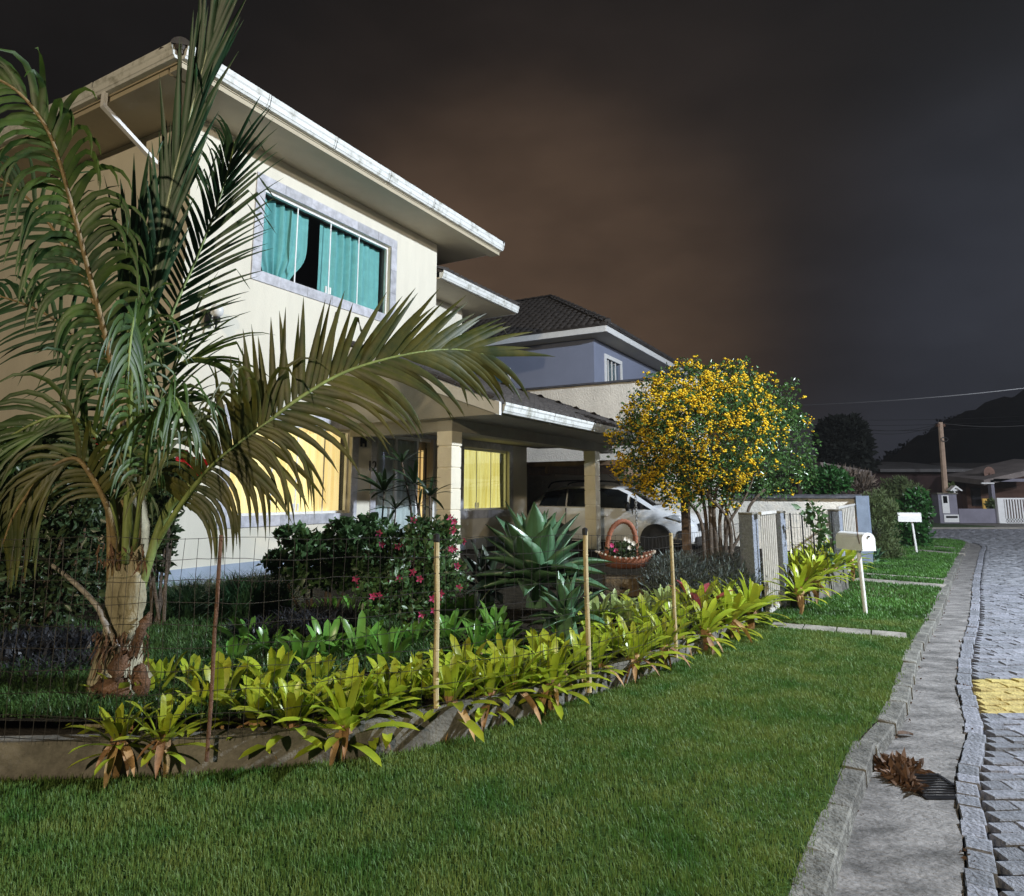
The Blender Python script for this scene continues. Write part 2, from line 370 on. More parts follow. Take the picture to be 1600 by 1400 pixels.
for c in cells:
    j = Matrix.Translation((c[0], c[1], -.153+random.uniform(-.006, .007))) @ Matrix.Rotation(random.uniform(-.04, .04), 4, 'Z') @ Matrix.Diagonal((c[2], 1, 1, 1))
    if n_ind < 300 and show(c): hexp('cobblestone', random.choice(cobs_y if c[3] else cobs), road, j); n_ind += 1
    else: rest.append((j, c))
Vs = []; Fs = []; k = 0
for me_i, me in enumerate(cobs): pass
cv = [np.array([v.co for v in me.vertices]) for me in cobs]; cf = [[tuple(p.vertices) for p in me.polygons] for me in cobs]
tri = [np.array([(p[0], p[1], p[2]) for p in f if len(p) == 3]+[(p[0], p[1], p[2]) for p in f if len(p) == 4]+[(p[0], p[2], p[3]) for p in f if len(p) == 4]) for f in cf]
for j, c in rest:
    i = random.randrange(9); A = np.array(j); P = cv[i] @ A[:3, :3].T+A[:3, 3]; Vs.append(P); Fs.append(tri[i]+k); k += len(P)
o = np_obj('cobbles', np.concatenate(Vs), np.concatenate(Fs), mat('granite_cobble_far', (.21, .215, .24), .8, .35, 5, .7, 50), road); o['kind'] = 'stuff'
# storm drain grate with dead leaves
gc = onz(1437, 1212, -.08)
dr = thing('drain_grate', 'black iron drain grate in the gutter beside the kerb', 'drain grate', (gc.x, gc.y, -.088))
mb = M().box(gc.x-.13, gc.x+.11, gc.y-.32, gc.y-.29, -.093, -.078).box(gc.x-.13, gc.x+.11, gc.y+.0, gc.y+.03, -.093, -.078).box(gc.x-.15, gc.x-.13, gc.y-.32, gc.y+.03, -.093, -.078).box(gc.x+.11, gc.x+.13, gc.y-.32, gc.y+.03, -.093, -.078)
mb.build('grate_frame', black_metal, dr)
for i in range(8): M().box(gc.x-.13, gc.x+.11, gc.y-.285+i*.036, gc.y-.27+i*.036, -.092, -.079).build('grate_bar', black_metal, dr)
dead_m = leaf_g('dead_brown_leaf', (.115, .062, .034), rough=.7, var=.5, trans=.1)
V, F, _ = leaf_cloud([(gc.x-.05, gc.y+.12, -.078, .15, .08, .02), (gc.x-.14, gc.y-.05, -.078, .06, .2, .02)], 420, .06, .55, up=.1, shell=.1, seed=4)
V[:, 2] = np.maximum(V[:, 2], -.086)
props(np_obj('leaf_litter', V, F, dead_m), 'drift of brown dead leaves piled against the drain grate', 'leaf litter', kind='stuff')
dl = onz(1410, 1155, -.105)
dm = M(); npt = 7
for i in range(npt):
    t = i/(npt-1); w = .028*math.sin(math.pi*min(1, t*.96+.02)); x = dl.x-.06+.14*t
    dm.v += [Vector((x, dl.y-w, -.073+.012*math.sin(3*t))), Vector((x, dl.y, -.082+.012*math.sin(3*t))), Vector((x, dl.y+w, -.068+.012*math.sin(3*t)))]
    if i: b = len(dm.v)-6; dm.f += [(b, b+1, b+4, b+3), (b+1, b+2, b+5, b+4)]
props(dm.build('dead_leaf', dead_m, None, (dl.x, dl.y, -.1)), 'single curled orange brown leaf lying in the gutter', 'leaf')

# garden soil inside the fence rises to the house
def soil_z(a, b): return .19+.21*min(1, max(0, (6.6-b)/6.0))
V = []; F = []; na, nb_ = 60, 40
inner = [p+Vector((-.06, .10, 0)) for p in WBc]
Vg = []; cols = 30
A = param([Vector((-9.0, 4.2, 0))]+[p for p in inner if p.x > -8]+[GP_L+Vector((-.2, .1, 0)), GP_R+Vector((-.2, .1, 0)), P2+Vector((-.2, .1, 0)), P3+Vector((-.2, 0, 0))], 90)
B = param([HW(-9, -8, 0), HW(-1, 0, 0), HW(13.2, 0, 0)], 90)
for i in range(90):
    for j in range(cols+1):
        p = A[i].lerp(B[i], j/cols); q = toH(p); V.append((p.x, p.y, soil_z(q.y, q.x)+random.uniform(-.015, .015)*(j > 0)))
for i in range(89):
    for j in range(cols): a = i*(cols+1)+j; F.append((a, a+1, a+cols+2, a+cols+1))
gard = np_obj('garden_soil', V, np.array(F), soil, smooth=True); props(gard, kind='structure')
back = M().box(-14, -.02, -14, 30, -.2, .39).build('yard_ground', soil, None, (0, 0, 0), 'H')  # under and behind the house
for v in back.data.vertices: pass
props(back, kind='structure')
# paved driveway strips and step in the verge
path_m = mat('worn_path_stone', (.26, .24, .21), .9, .35, 4, .8, 30)
def slab(pA, pB, w, name='path_slab', z=.012, n=5):
    pA = Vector(pA); pB = Vector(pB); t = (pB-pA); s = Vector((-t.y, t.x, 0)).normalized()*w/2; m = M()
    for i in range(n):
        a = pA.lerp(pB, i/n+.006); b = pA.lerp(pB, (i+1)/n-.006)
        m.add([a-s+Vector((0, 0, -.05)), b-s+Vector((0, 0, -.05)), b+s+Vector((0, 0, -.05)), a+s+Vector((0, 0, -.05)), a-s+Vector((0, 0, z)), b-s+Vector((0, 0, z)), b+s+Vector((0, 0, z)), a+s+Vector((0, 0, z))],
              [(0, 3, 2, 1), (4, 5, 6, 7), (0, 1, 5, 4), (1, 2, 6, 5), (2, 3, 7, 6), (3, 0, 4, 7)])
    o = m.build(name, path_m); o['kind'] = 'structure'; return o
slab(onz(1205, 977), onz(1418, 995), .36, 'path_slab', .014, 4)
slab(onz(1333, 906), onz(1474, 917), .60, 'driveway_strip', .014, 4)
slab(onz(1345, 897), onz(1478, 907), .34, 'driveway_strip', .014, 4)
slab(onz(1428, 860), onz(1496, 866), .6, 'driveway_strip', .014, 3)
slab(onz(1440, 853), onz(1498, 858), .5, 'driveway_strip', .014, 3)
# garden retaining wall
gwall = thing('garden_wall', 'low grey concrete retaining wall along the lawn under the bromeliads', 'wall', (WB[5].x, WB[5].y, 0))
for i0 in range(4, len(WBc)-1, 3):
    seg = WBc[i0:i0+4]
    if len(seg) < 2: continue
    m = M(); o2 = offset_curve(seg, -.12)
    for k in range(len(seg)-1):
        a, b, c, d = seg[k], seg[k+1], o2[k+1], o2[k]; h = .205-.04*max(0, min(1, (a.y-5)/4)); h2 = .205-.04*max(0, min(1, (b.y-5)/4))
        m.add([(a.x, a.y, -.05), (b.x, b.y, -.05), (c.x, c.y, -.05), (d.x, d.y, -.05), (a.x, a.y, h), (b.x, b.y, h2), (c.x, c.y, h2), (d.x, d.y, h)], [(4, 5, 6, 7), (0, 1, 5, 4), (3, 7, 6, 2), (0, 4, 7, 3), (1, 2, 6, 5)])
    m.build('wall_block', conc, gwall)
bs_ = M(); tq = (P2-GP_R).normalized(); sq = Vector((tq.y, -tq.x, 0)); bs_.add([GP_R+sq*.06+Vector((0, 0, .33)), P2+sq*.06+Vector((0, 0, .33)), P2-sq*1.6+Vector((0, 0, .36)), GP_R-sq*1.3+Vector((0, 0, .36))], [(0, 1, 2, 3)]); props(bs_.build('bed_soil', soil), kind='structure')
gw2 = thing('garden_wall', 'low grey wall of the second flower bed between the footgate and the driveway', 'wall', (P2.x, P2.y, 0))
t = (P2-GP_R).normalized(); s = Vector((t.y, -t.x, 0))
for k in range(3):
    a = GP_R.lerp(P2, .05+k*.3)+s*.18; b = GP_R.lerp(P2, .05+(k+1)*.3-.008)+s*.18; m = M()
    m.add([a, b, b-s*.14, a-s*.14]+[q+Vector((0, 0, .36)) for q in (a, b, b-s*.14, a-s*.14)], [(0, 3, 2, 1), (4, 5, 6, 7), (0, 1, 5, 4), (1, 2, 6, 5), (2, 3, 7, 6), (3, 0, 4, 7)]); m.build('wall_block', conc, gw2)

# ================================================================== HOUSE 1 (frame H: x=b, y=a)
house = thing('cream_house', 'two storey cream house with white eaves and lit yellow curtains behind the palm', 'house', (0, 0, .4), 'H')
def wall_holes(m, a0, a1, z0, z1, holes, b=0.0, depth=.16):
    A = sorted({a0, a1, *[h[0] for h in holes], *[h[1] for h in holes]}); Z = sorted({z0, z1, *[h[2] for h in holes], *[h[3] for h in holes]})
    for i in range(len(A)-1):
        for j in range(len(Z)-1):
            ca = (A[i]+A[i+1])/2; cz = (Z[j]+Z[j+1])/2
            if any(h[0] < ca < h[1] and h[2] < cz < h[3] for h in holes): continue
            m.quad((b, A[i], Z[j]), (b, A[i+1], Z[j]), (b, A[i+1], Z[j+1]), (b, A[i], Z[j+1]))
    for h in holes:
        x0, x1 = b, b-depth
        m.quad((x0, h[0], h[2]), (x1, h[0], h[2]), (x1, h[0], h[3]), (x0, h[0], h[3])); m.quad((x0, h[1], h[2]), (x1, h[1], h[2]), (x1, h[1], h[3]), (x0, h[1], h[3]))
        m.quad((x0, h[0], h[2]), (x1, h[0], h[2]), (x1, h[1], h[2]), (x0, h[1], h[2])); m.quad((x0, h[0], h[3]), (x1, h[0], h[3]), (x1, h[1], h[3]), (x0, h[1], h[3]))
UPW = (1.27, 4.36, 5.02, 6.42); LOW = (.95, 3.46, 1.28, 2.72); DOOR = (4.12, 6.05, .45, 2.72); W3 = (7.03, 9.06, 1.24, 2.64)
m = M(); wall_holes(m, 0, 5.9, .3, 7.0, [UPW, LOW, (DOOR[0], 5.9, DOOR[2], DOOR[3])])
wall_holes(m, 5.9, 6.92, .3, 4.24, [(5.9, DOOR[1], DOOR[2], DOOR[3])])
m.quad((-.9, 5.9, 2.9), (-.9, 8.25, 2.9), (-.9, 8.25, 6.23), (-.9, 5.9, 6.23))
wall_holes(m, 6.92, 10.0, .3, 4.2, [W3])
m.build('front_wall', cream, house)
m = M(); m.quad((0, 0, .3), (-10, 0, .3), (-10, 0, 7.0), (0, 0, 7.0)); m.build('side_wall', cream, house)
m = M(); m.quad((0, 5.9, 5.8), (-10, 5.9, 5.8), (-10, 5.9, 7.0), (0, 5.9, 7.0)); m.quad((-.9, 8.25, 3.0), (-8, 8.25, 3.0), (-8, 8.25, 6.23), (-.9, 8.25, 6.23)); m.quad((0, 10, .3), (-8, 10, .3), (-8, 10, 3.4), (0, 10, 3.4)); m.quad((-9.9, 0, .3), (-9.9, 10, .3), (-9.9, 10, 7.0), (-9.9, 0, 7.0))
m.build('rear_wall', cream, house)
M().box(-9.8, .03, -.03, 10.02, .2, .62).build('plinth', base_paint, house)
# soffits, fascia and roofs
def eave(a0, a1, b1, z, a_in, b_in, back, th=.03):
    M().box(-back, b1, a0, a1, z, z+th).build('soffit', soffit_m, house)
eave(-.9, 7.0, .95, 6.97, 0, 0, 10.5)

def gutter(p0, p1, outv, z, n, label=None, parent=None, h=.19, mm=None):
    """moulded gutter in segments; p0,p1 (b,a)"""
    p0 = Vector((*p0, 0)); p1 = Vector((*p1, 0)); o_ = Vector((*outv, 0)); prof = [(0, 0), (.07, 0), (.085, .03), (.095, .035), (.105, .10), (.12, .12), (.12, h), (.10, h), (.10, .13), (0, .13)]
    for i in range(n):
        a = p0.lerp(p1, i/n); b = p0.lerp(p1, (i+1)/n-.0025); m = M(); k = len(prof)
        m.add([a+o_*x+Vector((0, 0, z+y)) for x, y in prof]+[b+o_*x+Vector((0, 0, z+y)) for x, y in prof], [(j, (j+1) % k, k+(j+1) % k, k+j) for j in range(k)]+[tuple(range(k)), tuple(range(2*k-1, k-1, -1))])
        t = (b-a).normalized()*.03
        m.add([b-t+o_*(x*1.06+.002)+Vector((0, 0, z+y*1.0-.004)) for x, y in prof]+[b+o_*(x*1.06+.002)+Vector((0, 0, z+y-.004)) for x, y in prof], [(j, (j+1) % k, k+(j+1) % k, k+j) for j in range(k)])
        m.build('gutter', mm or gutter_m, parent or house)
gutter((.95, -.9), (.95, 7.0), (1, 0), 6.99, 6)
gutter((-9.5, -.9), (.95, -.9), (0, -1), 6.99, 6)
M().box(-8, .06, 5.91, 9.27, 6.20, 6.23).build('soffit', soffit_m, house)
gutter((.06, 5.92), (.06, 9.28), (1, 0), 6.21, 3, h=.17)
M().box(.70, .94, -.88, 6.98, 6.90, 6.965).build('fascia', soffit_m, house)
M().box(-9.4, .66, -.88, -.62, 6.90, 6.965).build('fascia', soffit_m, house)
M().box(-7.4, .91, 6.99, 7.01, 6.97, 7.12).build('fascia', white_p, house)
M().box(-7.9, .05, 9.272, 9.30, 6.19, 6.36).build('fascia', white_p, house)
# roof tiles: curved tiles as real relief
def tiles(parent, O, Ed, Sd, rng_, ns, tw=.20, tl=.34, name='roof_tiles', mm=None, frame_house=True, seed=1):
    O = np.array(O, float); Ed = np.array(Vector(Ed).normalized()); Sd = np.array(Vector(Sd).normalized()); Nd = np.cross(Ed, Sd); Nd /= np.linalg.norm(Nd)
    if Nd[2] < 0: Nd = -Nd
    g = np.random.default_rng(seed); V = []; F = []; k = 0; us = np.array([0, .12, .3, .5, .7, .88, 1.0]); hs = np.array([.0, .035, .062, .07, .062, .035, .0])
    for s in range(ns):
        lo, hi = rng_(s*tl); e = lo
        while e < hi-tw*.4:
            jz = g.normal()*.004; js = g.normal()*.008
            for (ss, raise_) in ((s*tl-.02+js, .03), ((s+1)*tl+.03+js, .0)):
                for u_, h_ in zip(us, hs): V.append(O+Ed*(e+u_*tw)+Sd*ss+Nd*(h_+raise_+jz))
            for q in range(6): F.append((k+q, k+q+1, k+8+q, k+7+q))
            for u_, h_ in zip(us, hs): V.append(O+Ed*(e+u_*tw)+Sd*(s*tl-.02+js)+Nd*(0.0))   # front edge thickness
            for q in range(6): F.append((k+14+q, k+15+q, k+q+1, k+q))
            k += 21; e += tw
    o = np_obj(name, V, np.array(F), mm or tile_m, parent, smooth=False); o['kind'] = 'stuff'; return o
def ridge(parent, p0, p1, r=.11, seg=.36, mm=None):
    p0 = Vector(p0); p1 = Vector(p1); n = max(1, int((p1-p0).length/seg)); me = None; t = (p1-p0).normalized(); s = t.cross(Vector((0, 0, 1))).normalized(); up = s.cross(t)
    m = M(); vs = []
    for x, rr in ((-.02, r*1.08), (seg*1.05, r*.9)):
        for k in range(7): a = math.pi*k/6; vs.append(Vector((rr*math.cos(a), x, rr*.75*math.sin(a))))
    m.add(vs, [(k, k+1, k+8, k+7) for k in range(6)]+[tuple(range(7))]); me = m.mesh('ridge_tile'); me.materials.append(mm or tile_m)
    Mx = Matrix((s, t, up)).transposed().to_4x4()
    for i in range(n): hexp('ridge_tile', me, parent, Matrix.Translation(p0+(p1-p0)*(i/n)) @ Mx)
def slab_roof(parent, pts, th=.06, mm=None, name='roof'):
    m = M(); n = len(pts); m.add([Vector(p) for p in pts]+[Vector(p)-Vector((0, 0, th)) for p in pts], [tuple(range(n)), tuple(range(2*n-1, n-1, -1))]+[(i, (i+1) % n, n+(i+1) % n, n+i) for i in range(n)])
    return m.build(name, mm or tile_m, parent)
# main roof
e0, e1, bf, bb, zr = -.95, 7.0, 1.0, -10.4, 7.10
hh = (e1-e0)/2; rz = zr+hh*.48; am = (e0+e1)/2
slab_roof(house, [(bf, e0, zr), (bf, e1, zr), (bf-hh, am, rz)]); slab_roof(house, [(bf, e0, zr), (bf-hh, am, rz), (bb, am, rz), (bb, e0, zr)]); slab_roof(house, [(bf, e1, zr), (bb, e1, zr), (bb, am, rz), (bf-hh, am, rz)])
sl = math.hypot(hh, rz-zr); k = hh/sl
tiles(house, (bf, e0, zr), (0, 1, 0), (-hh, 0, rz-zr), lambda s: (s*k, (e1-e0)-s*k), int(sl/.34))
tiles(house, (bf, e0, zr), (-1, 0, 0), (0, hh, rz-zr), lambda s: (s*k, 8.5), 6, seed=2)
ridge(house, (bf, e0, zr+.05), (bf-hh, am, rz+.05)); ridge(house, (bf, e1, zr+.05), (bf-hh, am, rz+.05))
# step-down roof
zr = 6.38
slab_roof(house, [(.12, 5.92, zr), (.12, 9.32, zr), (-3.2, 6.0, zr+1.5), (-3.2, 5.92, zr+1.5)]); slab_roof(house, [(.12, 9.32, zr), (-8, 9.32, zr), (-8, 6.0, zr+1.5), (-3.2, 6.0, zr+1.5)])
tiles(house, (.12, 5.95, zr), (0, 1, 0), (-3.32, 0, 1.5), lambda s: (0, max(0, 3.37-s*.91)), 10, seed=3)
ridge(house, (.12, 9.32, zr+.05), (-3.2, 6.0, zr+1.55))
# porch roof
zp = 2.97; za = 4.25; bp = 3.12; run = bp+.1; sl = math.hypot(run, za-zp)
slab_roof(house, [(bp, 3.2, zp), (bp, 10.7, zp), (-.9, 6.7, 4.57), (-.9, 5.92, 4.57), (.0, 5.92, 4.21), (.0, 3.2, 4.21)], .07); slab_roof(house, [(bp, 10.7, zp), (-6.5, 10.7, zp), (-6.5, 6.7, 4.57), (-.9, 6.7, 4.57)], .07)
tiles(house, (bp+.03, 3.2, zp), (0, 1, 0), (-run, 0, za-zp), lambda s: (0 if s < 3.3 else 2.7, 7.5-s*run/sl), int(sl/.34)+3, seed=4)
tiles(house, (bp+.03, 10.73, zp), (-1, 0, 0), (0, -3.25, za-zp), lambda s: (s*.93, 9.4), 10, seed=5)
ridge(house, (bp, 10.7, zp+.05), (-.9, 6.7, 4.62)); ridge(house, (bp+.02, 3.16, zp+.05), (.0, 3.16, 4.26))
gutter((bp, 3.3), (bp, 8.6), (1, 0), 2.83, 3, h=.16)
gutter((bp, 8.62), (bp, 10.7), (1, 0), 2.83, 1, h=.14, mm=concrete_b)
M().box(-.0, bp-.0, 3.2, 10.65, 2.80, 2.83).build('soffit', concrete_b, house)
m = M(); m.add([(.0, 3.14, 3.95), (0, 3.14, 4.22), (bp+.1, 3.14, 2.98), (bp+.1, 3.14, 2.78), (0, 3.2, 3.95), (0, 3.2, 4.22), (bp+.1, 3.2, 2.98), (bp+.1, 3.2, 2.78)], [(0, 1, 2, 3), (7, 6, 5, 4), (0, 4, 5, 1), (1, 5, 6, 2), (2, 6, 7, 3), (3, 7, 4, 0)]); m.build('barge_board', white_p, house)
M().quad((0, 3.205, 2.83), (bp, 3.205, 2.83), (0, 3.205, 4.15), (0, 3.205, 4.15)).build('gable_infill', concrete_b, house)
M().box(1.93, 2.21, 3.36, 10.4, 2.60, 2.80).build('beam', concrete_b, house)
M().box(.01, 1.925, 3.40, 3.62, 2.60, 2.80).build('beam', concrete_b, house)
for a_ in (3.5, 9.4):
    cb = M().box(1.945, 2.195, a_-.125, a_+.125, .3, 2.6).build('column', column_p, house)
    for z0 in np.arange(.35, 2.2, .335): M().box(1.93, 2.21, a_-.14, a_+.14, z0, z0+.32).build('column_block', column_p, cb, bevel=.008)
    M().box(1.925, 2.215, a_-.145, a_+.145, 2.375, 2.60).build('column_cap', column_p, cb)
# stone surrounds
def surround(h, w=.17, n=6, sill=True):
    a0, a1, z0, z1 = h; th = (0.0, .022); st = []
    tot = a1-a0+2*w
    for i in range(n):
        x0 = a0-w+tot*i/n+.002; x1 = a0-w+tot*(i+1)/n-.002; st.append((x0, x1, z1, z1+w))
        if sill: st.append((x0, x1, z0-w, z0))
    nv = max(2, int((z1-z0)/.45))
    for i in range(nv):
        y0 = z0+(z1-z0)*i/nv+.002; y1 = z0+(z1-z0)*(i+1)/nv-.002; st += [(a0-w, a0, y0, y1), (a1, a1+w, y0, y1)]
    for (x0, x1, y0, y1) in st: M().box(.001, .022+random.uniform(0, .003), x0, x1, y0, y1).build('surround_stone', marble, house)
surround(UPW); surround(LOW, .16, 5); surround(W3, .18, 4); surround(DOOR, .14, 4, sill=False)
def curtain(a0, a1, z0, z1, b, folds, amp, m_, parent, name='curtain', pinch=None, seed=0):
    V = []; F = []; nx = folds*8; nz_ = 14; g = np.random.default_rng(seed); ph = g.random(4)*6
    for j in range(nz_+1):
        t = j/nz_
        for i in range(nx+1):
            s = i/nx; a = a0+(a1-a0)*s
            if pinch: c, amt, tz = pinch; k = amt*math.exp(-((t-tz)/.28)**2); a = a+(c-a)*k
            V.append((b+amp*math.sin(s*folds*2*math.pi+ph[0]+.6*math.sin(3*t+ph[1]+s*4))*(.6+.4*math.sin(s*7+ph[2]))+.01*math.sin(2*t+s*9), a, z0+(z1-z0)*t))
    for j in range(nz_):
        for i in range(nx): k = j*(nx+1)+i; F.append((k, k+1, k+nx+2, k+nx+1))
    return np_obj(name, V, np.array(F), m_, parent, smooth=True)
def window(h, parts, cur, lit, handle=None, b=-.10, rail=True):
    a0, a1, z0, z1 = h
    m = M().box(b-.03, b+.03, a0, a1, z1-.05, z1-.001).box(b-.03, b+.03, a0, a1, z0+.001, z0+.04).box(b-.03, b+.03, a0+.001, a0+.03, z0+.04, z1-.05).box(b-.03, b+.03, a1-.03, a1-.001, z0+.04, z1-.05)
    wn_ = m.build('window', white_p, house)
    for i in range(len(parts)-1):
        M().box(b-.004, b+.004, parts[i]+.008, parts[i+1]-.008, z0+.04, z1-.05).build('pane', glass, wn_)
    for p in parts[1:-1]: M().box(b+.006, b+.012, p-.012, p+.012, z0+.04, z1-.05).build('glazing_bar', white_p, wn_)
    if handle:
        for hx in (handle-.05, handle+.05): M().box(b+.012, b+.03, hx-.018, hx+.018, z0+.05, z0+.17).build('handle', white_p, wn_)
    m = M(); d = -2.2
    for q in (((d, a0, z0), (d, a1, z0), (d, a1, z1), (d, a0, z1)), ((d, a0, z0), (b-.03, a0, z0), (b-.03, a0, z1), (d, a0, z1)), ((d, a1, z0), (b-.03, a1, z0), (b-.03, a1, z1), (d, a1, z1)), ((d, a0, z0), (b-.03, a0, z0), (b-.03, a1, z0), (d, a1, z0)), ((d, a0, z1), (b-.03, a0, z1), (b-.03, a1, z1), (d, a1, z1))): m.quad(*q)
    m.build('room', room_d, house)
    return wn_
window(UPW, [1.29, 2.05, 2.82, 3.55, 4.34], None, False, 2.80)
curtain(1.30, 2.45, 5.05, 6.38, -.27, 6, .055, teal, house, pinch=(1.75, .55, .0), seed=2)
curtain(2.72, 4.33, 5.05, 6.38, -.27, 9, .055, teal, house, seed=3)
window(LOW, [.97, 1.8, 2.3, 2.9, 3.44], None, True, 2.3)
curtain(.96, 3.45, 1.3, 2.7, -.24, 13, .03, yellow_c, house, seed=5)
yellow2 = mat('lit_lemon_curtain', (.58, .44, .08), .85, .10, 2.0, emis=(1, .72, .3), estr=1.0, aniso=(1, 6, .25), col2=(.92, .80, .32), thr=(.3, .7))  # lemon streaks likewise put fold shade into the glowing cloth
window(W3, [7.05, 7.72, 8.35, 9.04], None, True, 7.72)
curtain(7.04, 9.05, 1.26, 2.62, -.24, 11, .03, yellow2, house, seed=6)
# glazed entrance with voile curtains
dw = M().box(-.12, -.06, DOOR[0]+.001, DOOR[1]-.001, 2.66, 2.719).box(-.12, -.06, DOOR[0]+.001, DOOR[0]+.06, .45, 2.66).box(-.12, -.06, DOOR[1]-.06, DOOR[1]-.001, .45, 2.66).box(-.12, -.06, 4.75, 4.82, .45, 2.66).box(-.12, -.06, 5.42, 5.48, .45, 2.66).build('door_frame', white_p, house)
for a0, a1 in ((4.19, 4.74), (4.83, 5.41), (5.49, 5.98)): M().box(-.095, -.087, a0, a1, .47, 2.65).build('pane', glass, dw)
M().box(-.055, -.03, 5.36, 5.40, 1.35, 1.55).build('handle', white_p, dw)
curtain(4.32, 5.66, .47, 2.65, -.22, 10, .025, white_c, house, seed=8)
lit_strip = mat('lit_hall_light', (.9, .55, .2), .8, .1, 3, emis=(1, .7, .3), estr=.85)
for a0, a1 in ((4.18, 4.27), (5.70, 5.78), (5.86, 5.92)): M().box(-.28, -.27, a0, a1, .5, 2.5).build('lit_hall_gap', lit_strip, house)
M().box(-1.2, -.35, 4.1, 6.1, .42, 2.8).build('hall', mat('hall_wall', (.5, .42, .33), .9, .1, 3), house)
# address number on the pilaster between window and door
def glyph(txt, size, loc, rotM, m_, parent, name='number', depth=.012, frame_off=True):
    cu = bpy.data.curves.new(name, 'FONT'); cu.body = txt; cu.size = size; cu.extrude = depth/2; cu.align_x = 'CENTER'
    to = bpy.data.objects.new('tmp', cu); COL.objects.link(to); dg = bpy.context.evaluated_depsgraph_get(); me = bpy.data.meshes.new_from_object(to.evaluated_get(dg)); bpy.data.objects.remove(to)
    me.materials.clear(); me.materials.append(m_); return hexp(name, me, parent, Matrix.Translation(loc) @ rotM)
RF = Matrix(((0, 0, 1), (1, 0, 0), (0, 1, 0))).to_4x4()     # text lies in (a,z), faces +b
glyph('12', .26, (.035, 3.98, 2.02), RF, black_metal, house)
# black wrought bracket above the number
m = M().box(.022, .05, 3.66, 3.80, 2.62, 2.68).box(.022, .05, 3.66, 3.69, 2.44, 2.68).box(.022, .05, 3.77, 3.80, 2.44, 2.68).box(.022, .05, 3.715, 3.745, 2.50, 2.66); m.build('wall_bracket', black_metal, house)
# downpipe at left eave
pipe = mat('white_pvc', (.80, .80, .82), .4, .03, 5)
m = M(); bq = -.62
def bentpipe(pts, w=.075, d=.05, parent=house):
    m = M()
    for p, q in zip(pts, pts[1:]):
        p = Vector(p); q = Vector(q); t = (q-p).normalized(); s = Vector((1, 0, 0)); n_ = t.cross(s).normalized()
        c = [s*w/2+n_*d/2, -s*w/2+n_*d/2, -s*w/2-n_*d/2, s*w/2-n_*d/2]
        m.add([p+x-t*.01 for x in c]+[q+x+t*.01 for x in c], [(0, 1, 2, 3), (7, 6, 5, 4)]+[(i, (i+1) % 4, 4+(i+1) % 4, 4+i) for i in range(4)])
    return m.build('downpipe', pipe, parent)
bentpipe([(bq, -.95, 7.02), (bq, -.95, 6.80), (bq, -.06, 6.28), (bq, -.06, .5)])
# wall lantern with globe
lan = thing('wall_lantern', 'black wrought wall lantern with a white globe near the house corner', 'wall lamp', (0.001, .42, 4.05), 'H')
m = M().box(.001, .03, .37, .47, 3.93, 4.17); m.tube([(.02, .42, 4.1), (.10, .42, 4.14), (.16, .42, 4.08), (.2, .42, 3.98)], .012).lathe((.2, .42, 0), [(.004, 3.86), (.02, 3.9), (.012, 3.94), (.05, 4.0), (.06, 4.05), (.05, 4.06)]); m.build('bracket', black_metal, lan)
m = M().lathe((.2, .42, 4.13), [(.04, -.07), (.08, -.03), (.09, .02), (.08, .07), (.04, .11), (.01, .12)]); m.build('globe', mat('white_globe', (.7, .7, .7), .3, .03, 3), lan, smooth=True)

# ================================================================== CARPORT, BOUNDARY WALL
cp = thing('carport', 'dark timber carport roof between the cream house and the tall party wall', 'carport', (3.5, 11.5, .2), 'H')
M().box(-6, 2.6, 10.05, 12.75, 2.30, 2.42).build('roof', brown_wood, cp)
M().box(2.5, 2.62, 10.05, 12.75, 2.05, 2.30).build('fascia', brown_wood, cp)
for b_ in (-.6, .5, 1.6): M().box(b_, b_+.08, 10.05, 12.75, 2.12, 2.299).build('rafter', brown_wood, cp)
M().box(-6.05, -5.95, 10.05, 12.8, .2, 2.4).build('back_wall', cream_rough, cp)
post = thing('timber_post', 'square brown timber post beside the yellow flowering tree', 'post', (4.3, 9.25, .25), 'H')
M().box(4.22, 4.38, 9.17, 9.33, .2, 2.75).build('shaft', brown_wood, post); M().box(4.20, 4.40, 9.15, 9.35, .2, .42).build('footing', conc, post)
pw = thing('party_wall', 'tall roughcast cream party wall with dark coping tiles stepping down to the street', 'wall', (0, 13, 0), 'H')
m = M(); ya, yb = 12.9, 13.1
m.prism([(-9, -.1), (2.45, -.1), (7.45, -.1), (7.45, 1.50), (4.3, 1.50), (4.0, 4.62), (2.4, 4.78), (-9, 4.78)][:3]+[(7.45, 1.50), (4.4, 1.50), (4.0, 2.3), (3.8, 4.80), (-9, 4.86)], 1, ya, yb)
m.build('wall_body', cream_rough, pw)
cop = M().prism([(-.10, 0), (.30, 0), (.26, .05), (.10, .09), (-.06, .05)], 0, 0, .55)   # x length .55
# coping tiles
cm = cop.mesh('coping_tile'); cm.materials.append(mat('dark_slate_coping', (.07, .07, .08), .6, .3, 6, .3, 40, rand=.2))
for i in range(6): hexp('coping_tile', cm, pw, Matrix.Translation((4.40+i*.52, 12.9, 1.50+(i % 2)*.004)) )
for i in range(22): hexp('coping_tile', cm, pw, Matrix.Translation((-7.6+i*.52, 12.9, 4.80+(i % 2)*.004)))
M().box(7.452, 7.70, 12.42, 13.18, -.1, 1.56).build('end_pillar', mat('blue_grey_paint', (.22, .27, .36), .85, .12, 4, .3, 50), pw)

